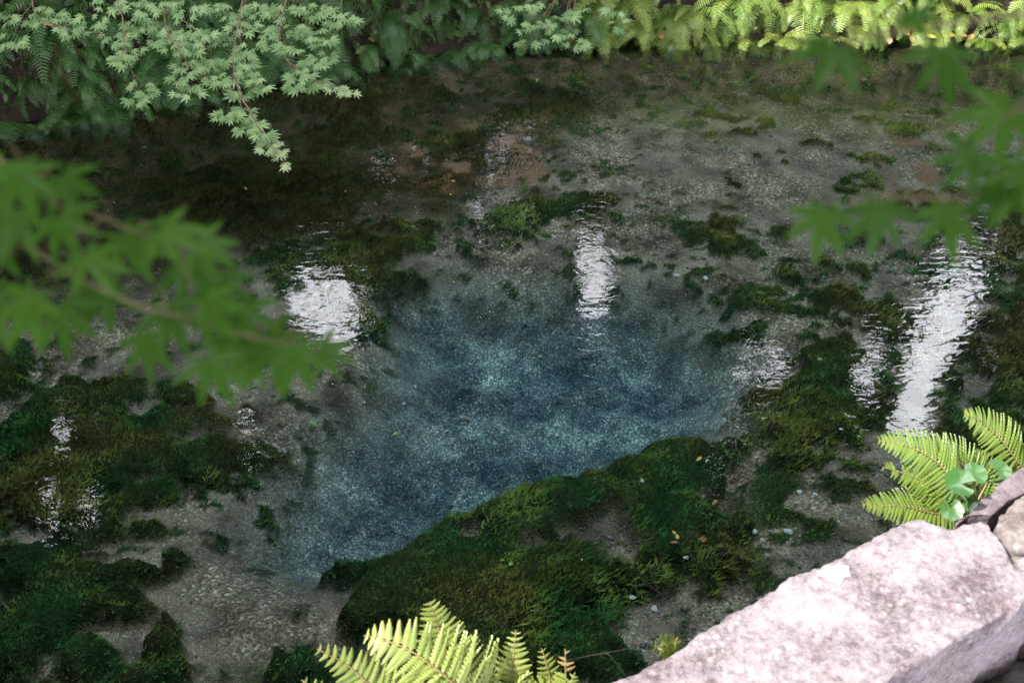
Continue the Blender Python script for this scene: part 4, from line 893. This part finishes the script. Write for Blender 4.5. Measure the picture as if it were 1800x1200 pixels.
wk = obj('walkway', py_mesh('walkway', V, [(0, 3, 2, 1), (0, 1, 5, 4), (1, 2, 6, 5), (2, 3, 7, 6), (3, 0, 4, 7)]), M['paving']); tag(wk, kind='structure')
# irregular paving beside the kerb
for i in range(9):
    for j in range(5):
        a0 = -1.0 + i * .42 + (.2 if j % 2 else 0); b0 = -.50 - j * .34; q = lambda da, db: wallp(a0 + da + rng.uniform(-.03, .03), b0 + db + rng.uniform(-.025, .025))
        stone([q(0, 0), q(.2, .015), q(.39, 0), q(.39, -.31), q(.2, -.32), q(0, -.31)], ZW + .045 + rng.uniform(-.01, .012), .10, M['stone'] if rng.random() < .7 else M['stone_brown'], wk, Matrix.Identity(4), .014, .02, .008, 'paving_stone')
# white lichen patch on the kerb edge
L0 = [(1436, 1003), (1446, 996), (1455, 987), (1464, 992), (1472, 985), (1484, 990), (1497, 993), (1493, 1003), (1498, 1010), (1486, 1013), (1480, 1024), (1473, 1028), (1468, 1018), (1459, 1019), (1452, 1010), (1443, 1011)]
lp = obj('lichen_patch', None) if False else stone(zpoly(L0, ZK + .004), ZK + .004, .03, M['lichen'], wall, WI, .003, .02, .008, 'lichen_patch')

# ------------------------------------------------------------------ single things on the bed
def bedz(x, y): return float(bilin(Z, np.array([x]), np.array([y]))[0])
def on_bed(u, v):
    z_ = -.45
    for _ in range(8):
        P = at_z(u, v, z_); z_ = .5 * z_ + .5 * bedz(P[0], P[1])
    return at_z(u, v, z_)
def rock(name, seed):
    bm = bmesh.new(); bmesh.ops.create_icosphere(bm, subdivisions=2, radius=1); r = random.Random(seed); ph = [r.uniform(0, 6) for _ in range(6)]
    for v in bm.verts:
        c_ = v.co; v.co = c_ * (1 + .18 * math.sin(3 * c_.x + ph[0]) + .15 * math.sin(4 * c_.y + ph[1]) + .1 * math.sin(5 * c_.z + ph[2])); v.co.z *= .6; v.co.x *= 1.25
    me_ = bpy.data.meshes.new(name); bm.to_mesh(me_); bm.free(); return me_
RK = [rock('stone', k) for k in range(3)]
def bed_stone(u, v, r_, label, group=None):
    P = on_bed(u, v); o = obj('submerged_stone', RK[int(rng.integers(3))], M['palestone']); o.location = P + (0, 0, r_ * .5); o.scale = (r_, r_, r_); o.rotation_euler = (0, 0, rng.uniform(0, 6)); tag(o, label, 'stone', group)
bed_stone(822, 915, .022, 'pale grey angular stone lying on the dark weed mat')
for (u, v, r_) in ((1440, 632, .009), (1478, 755, .008), (1405, 865, .01), (1433, 870, .01), (1128, 845, .009), (1205, 980, .01), (1385, 935, .014), (1326, 935, .012), (1255, 905, .009), (1150, 1070, .012), (1112, 1050, .01), (940, 800, .008), (730, 680, .01), (710, 710, .009), (1240, 490, .013), (1190, 485, .012), (1020, 985, .009)):
    bed_stone(u, v, r_, 'small whitish stone lying on the spring bed', 'small whitish stones on the bed')
def bed_leaf(u, v, s, mt, label, group=None):
    P = on_bed(u, v); o = obj('fallen_leaf', FLAT, None); o.material_slots[0].link = 'OBJECT'; o.material_slots[0].material = mt; o.location = P + (0, 0, .045); o.scale = (s,) * 3; o.rotation_euler = (rng.normal() * .3, rng.normal() * .3, rng.uniform(0, 6.28)); tag(o, label, 'leaf', group)
bed_leaf(545, 752, .05, M['lime'], 'bright green sunken leaf beside the blue pool')
bed_leaf(1275, 287, .05, M['dead'], 'orange brown sunken leaf on the open sandy bed')
for (u, v) in ((1392, 720), (880, 998), (900, 1000)): bed_leaf(u, v, .03, M['lime'], 'small green sunken leaf on the weed mat', 'small green sunken leaves')
for (u, v) in ((790, 352), (800, 330), (960, 225), (945, 148), (796, 505), (935, 640), (960, 655), (1180, 945), (1190, 960), (1232, 815), (700, 770), (1380, 395), (1310, 388), (610, 345), (435, 345)): bed_leaf(u, v, rng.uniform(.02, .035), M['yellow'], 'small yellow sunken leaf on the spring bed', 'small yellow sunken leaves')
for (u, v) in ((1235, 955), (1240, 958), (1258, 890), (1190, 965), (1150, 990), (905, 850)): bed_leaf(u, v, .035, M['dead'], 'rusty sunken leaf among the near weeds', 'rusty sunken leaves')
lst = []
for (u0, v0, u1, v1) in ((1120, 1020, 1155, 1055), (1130, 1040, 1170, 1060), (1140, 1010, 1160, 1060), (1215, 950, 1195, 975), (1110, 1045, 1150, 1050)):
    p0 = on_bed(u0, v0) + (0, 0, .05); p1 = on_bed(u1, v1) + (0, 0, .05); o = obj('sunken_twig', py_mesh('sunken_twig', *tube(curve([p0, (p0 + p1) / 2 + rng.normal(size=3) * .008, p1], 7), np.linspace(.0035, .0015, 7), 5)), M['bark']); tag(o, 'thin sunken twig tangled in the weeds near the kerb', 'twig', 'sunken twigs near the kerb')
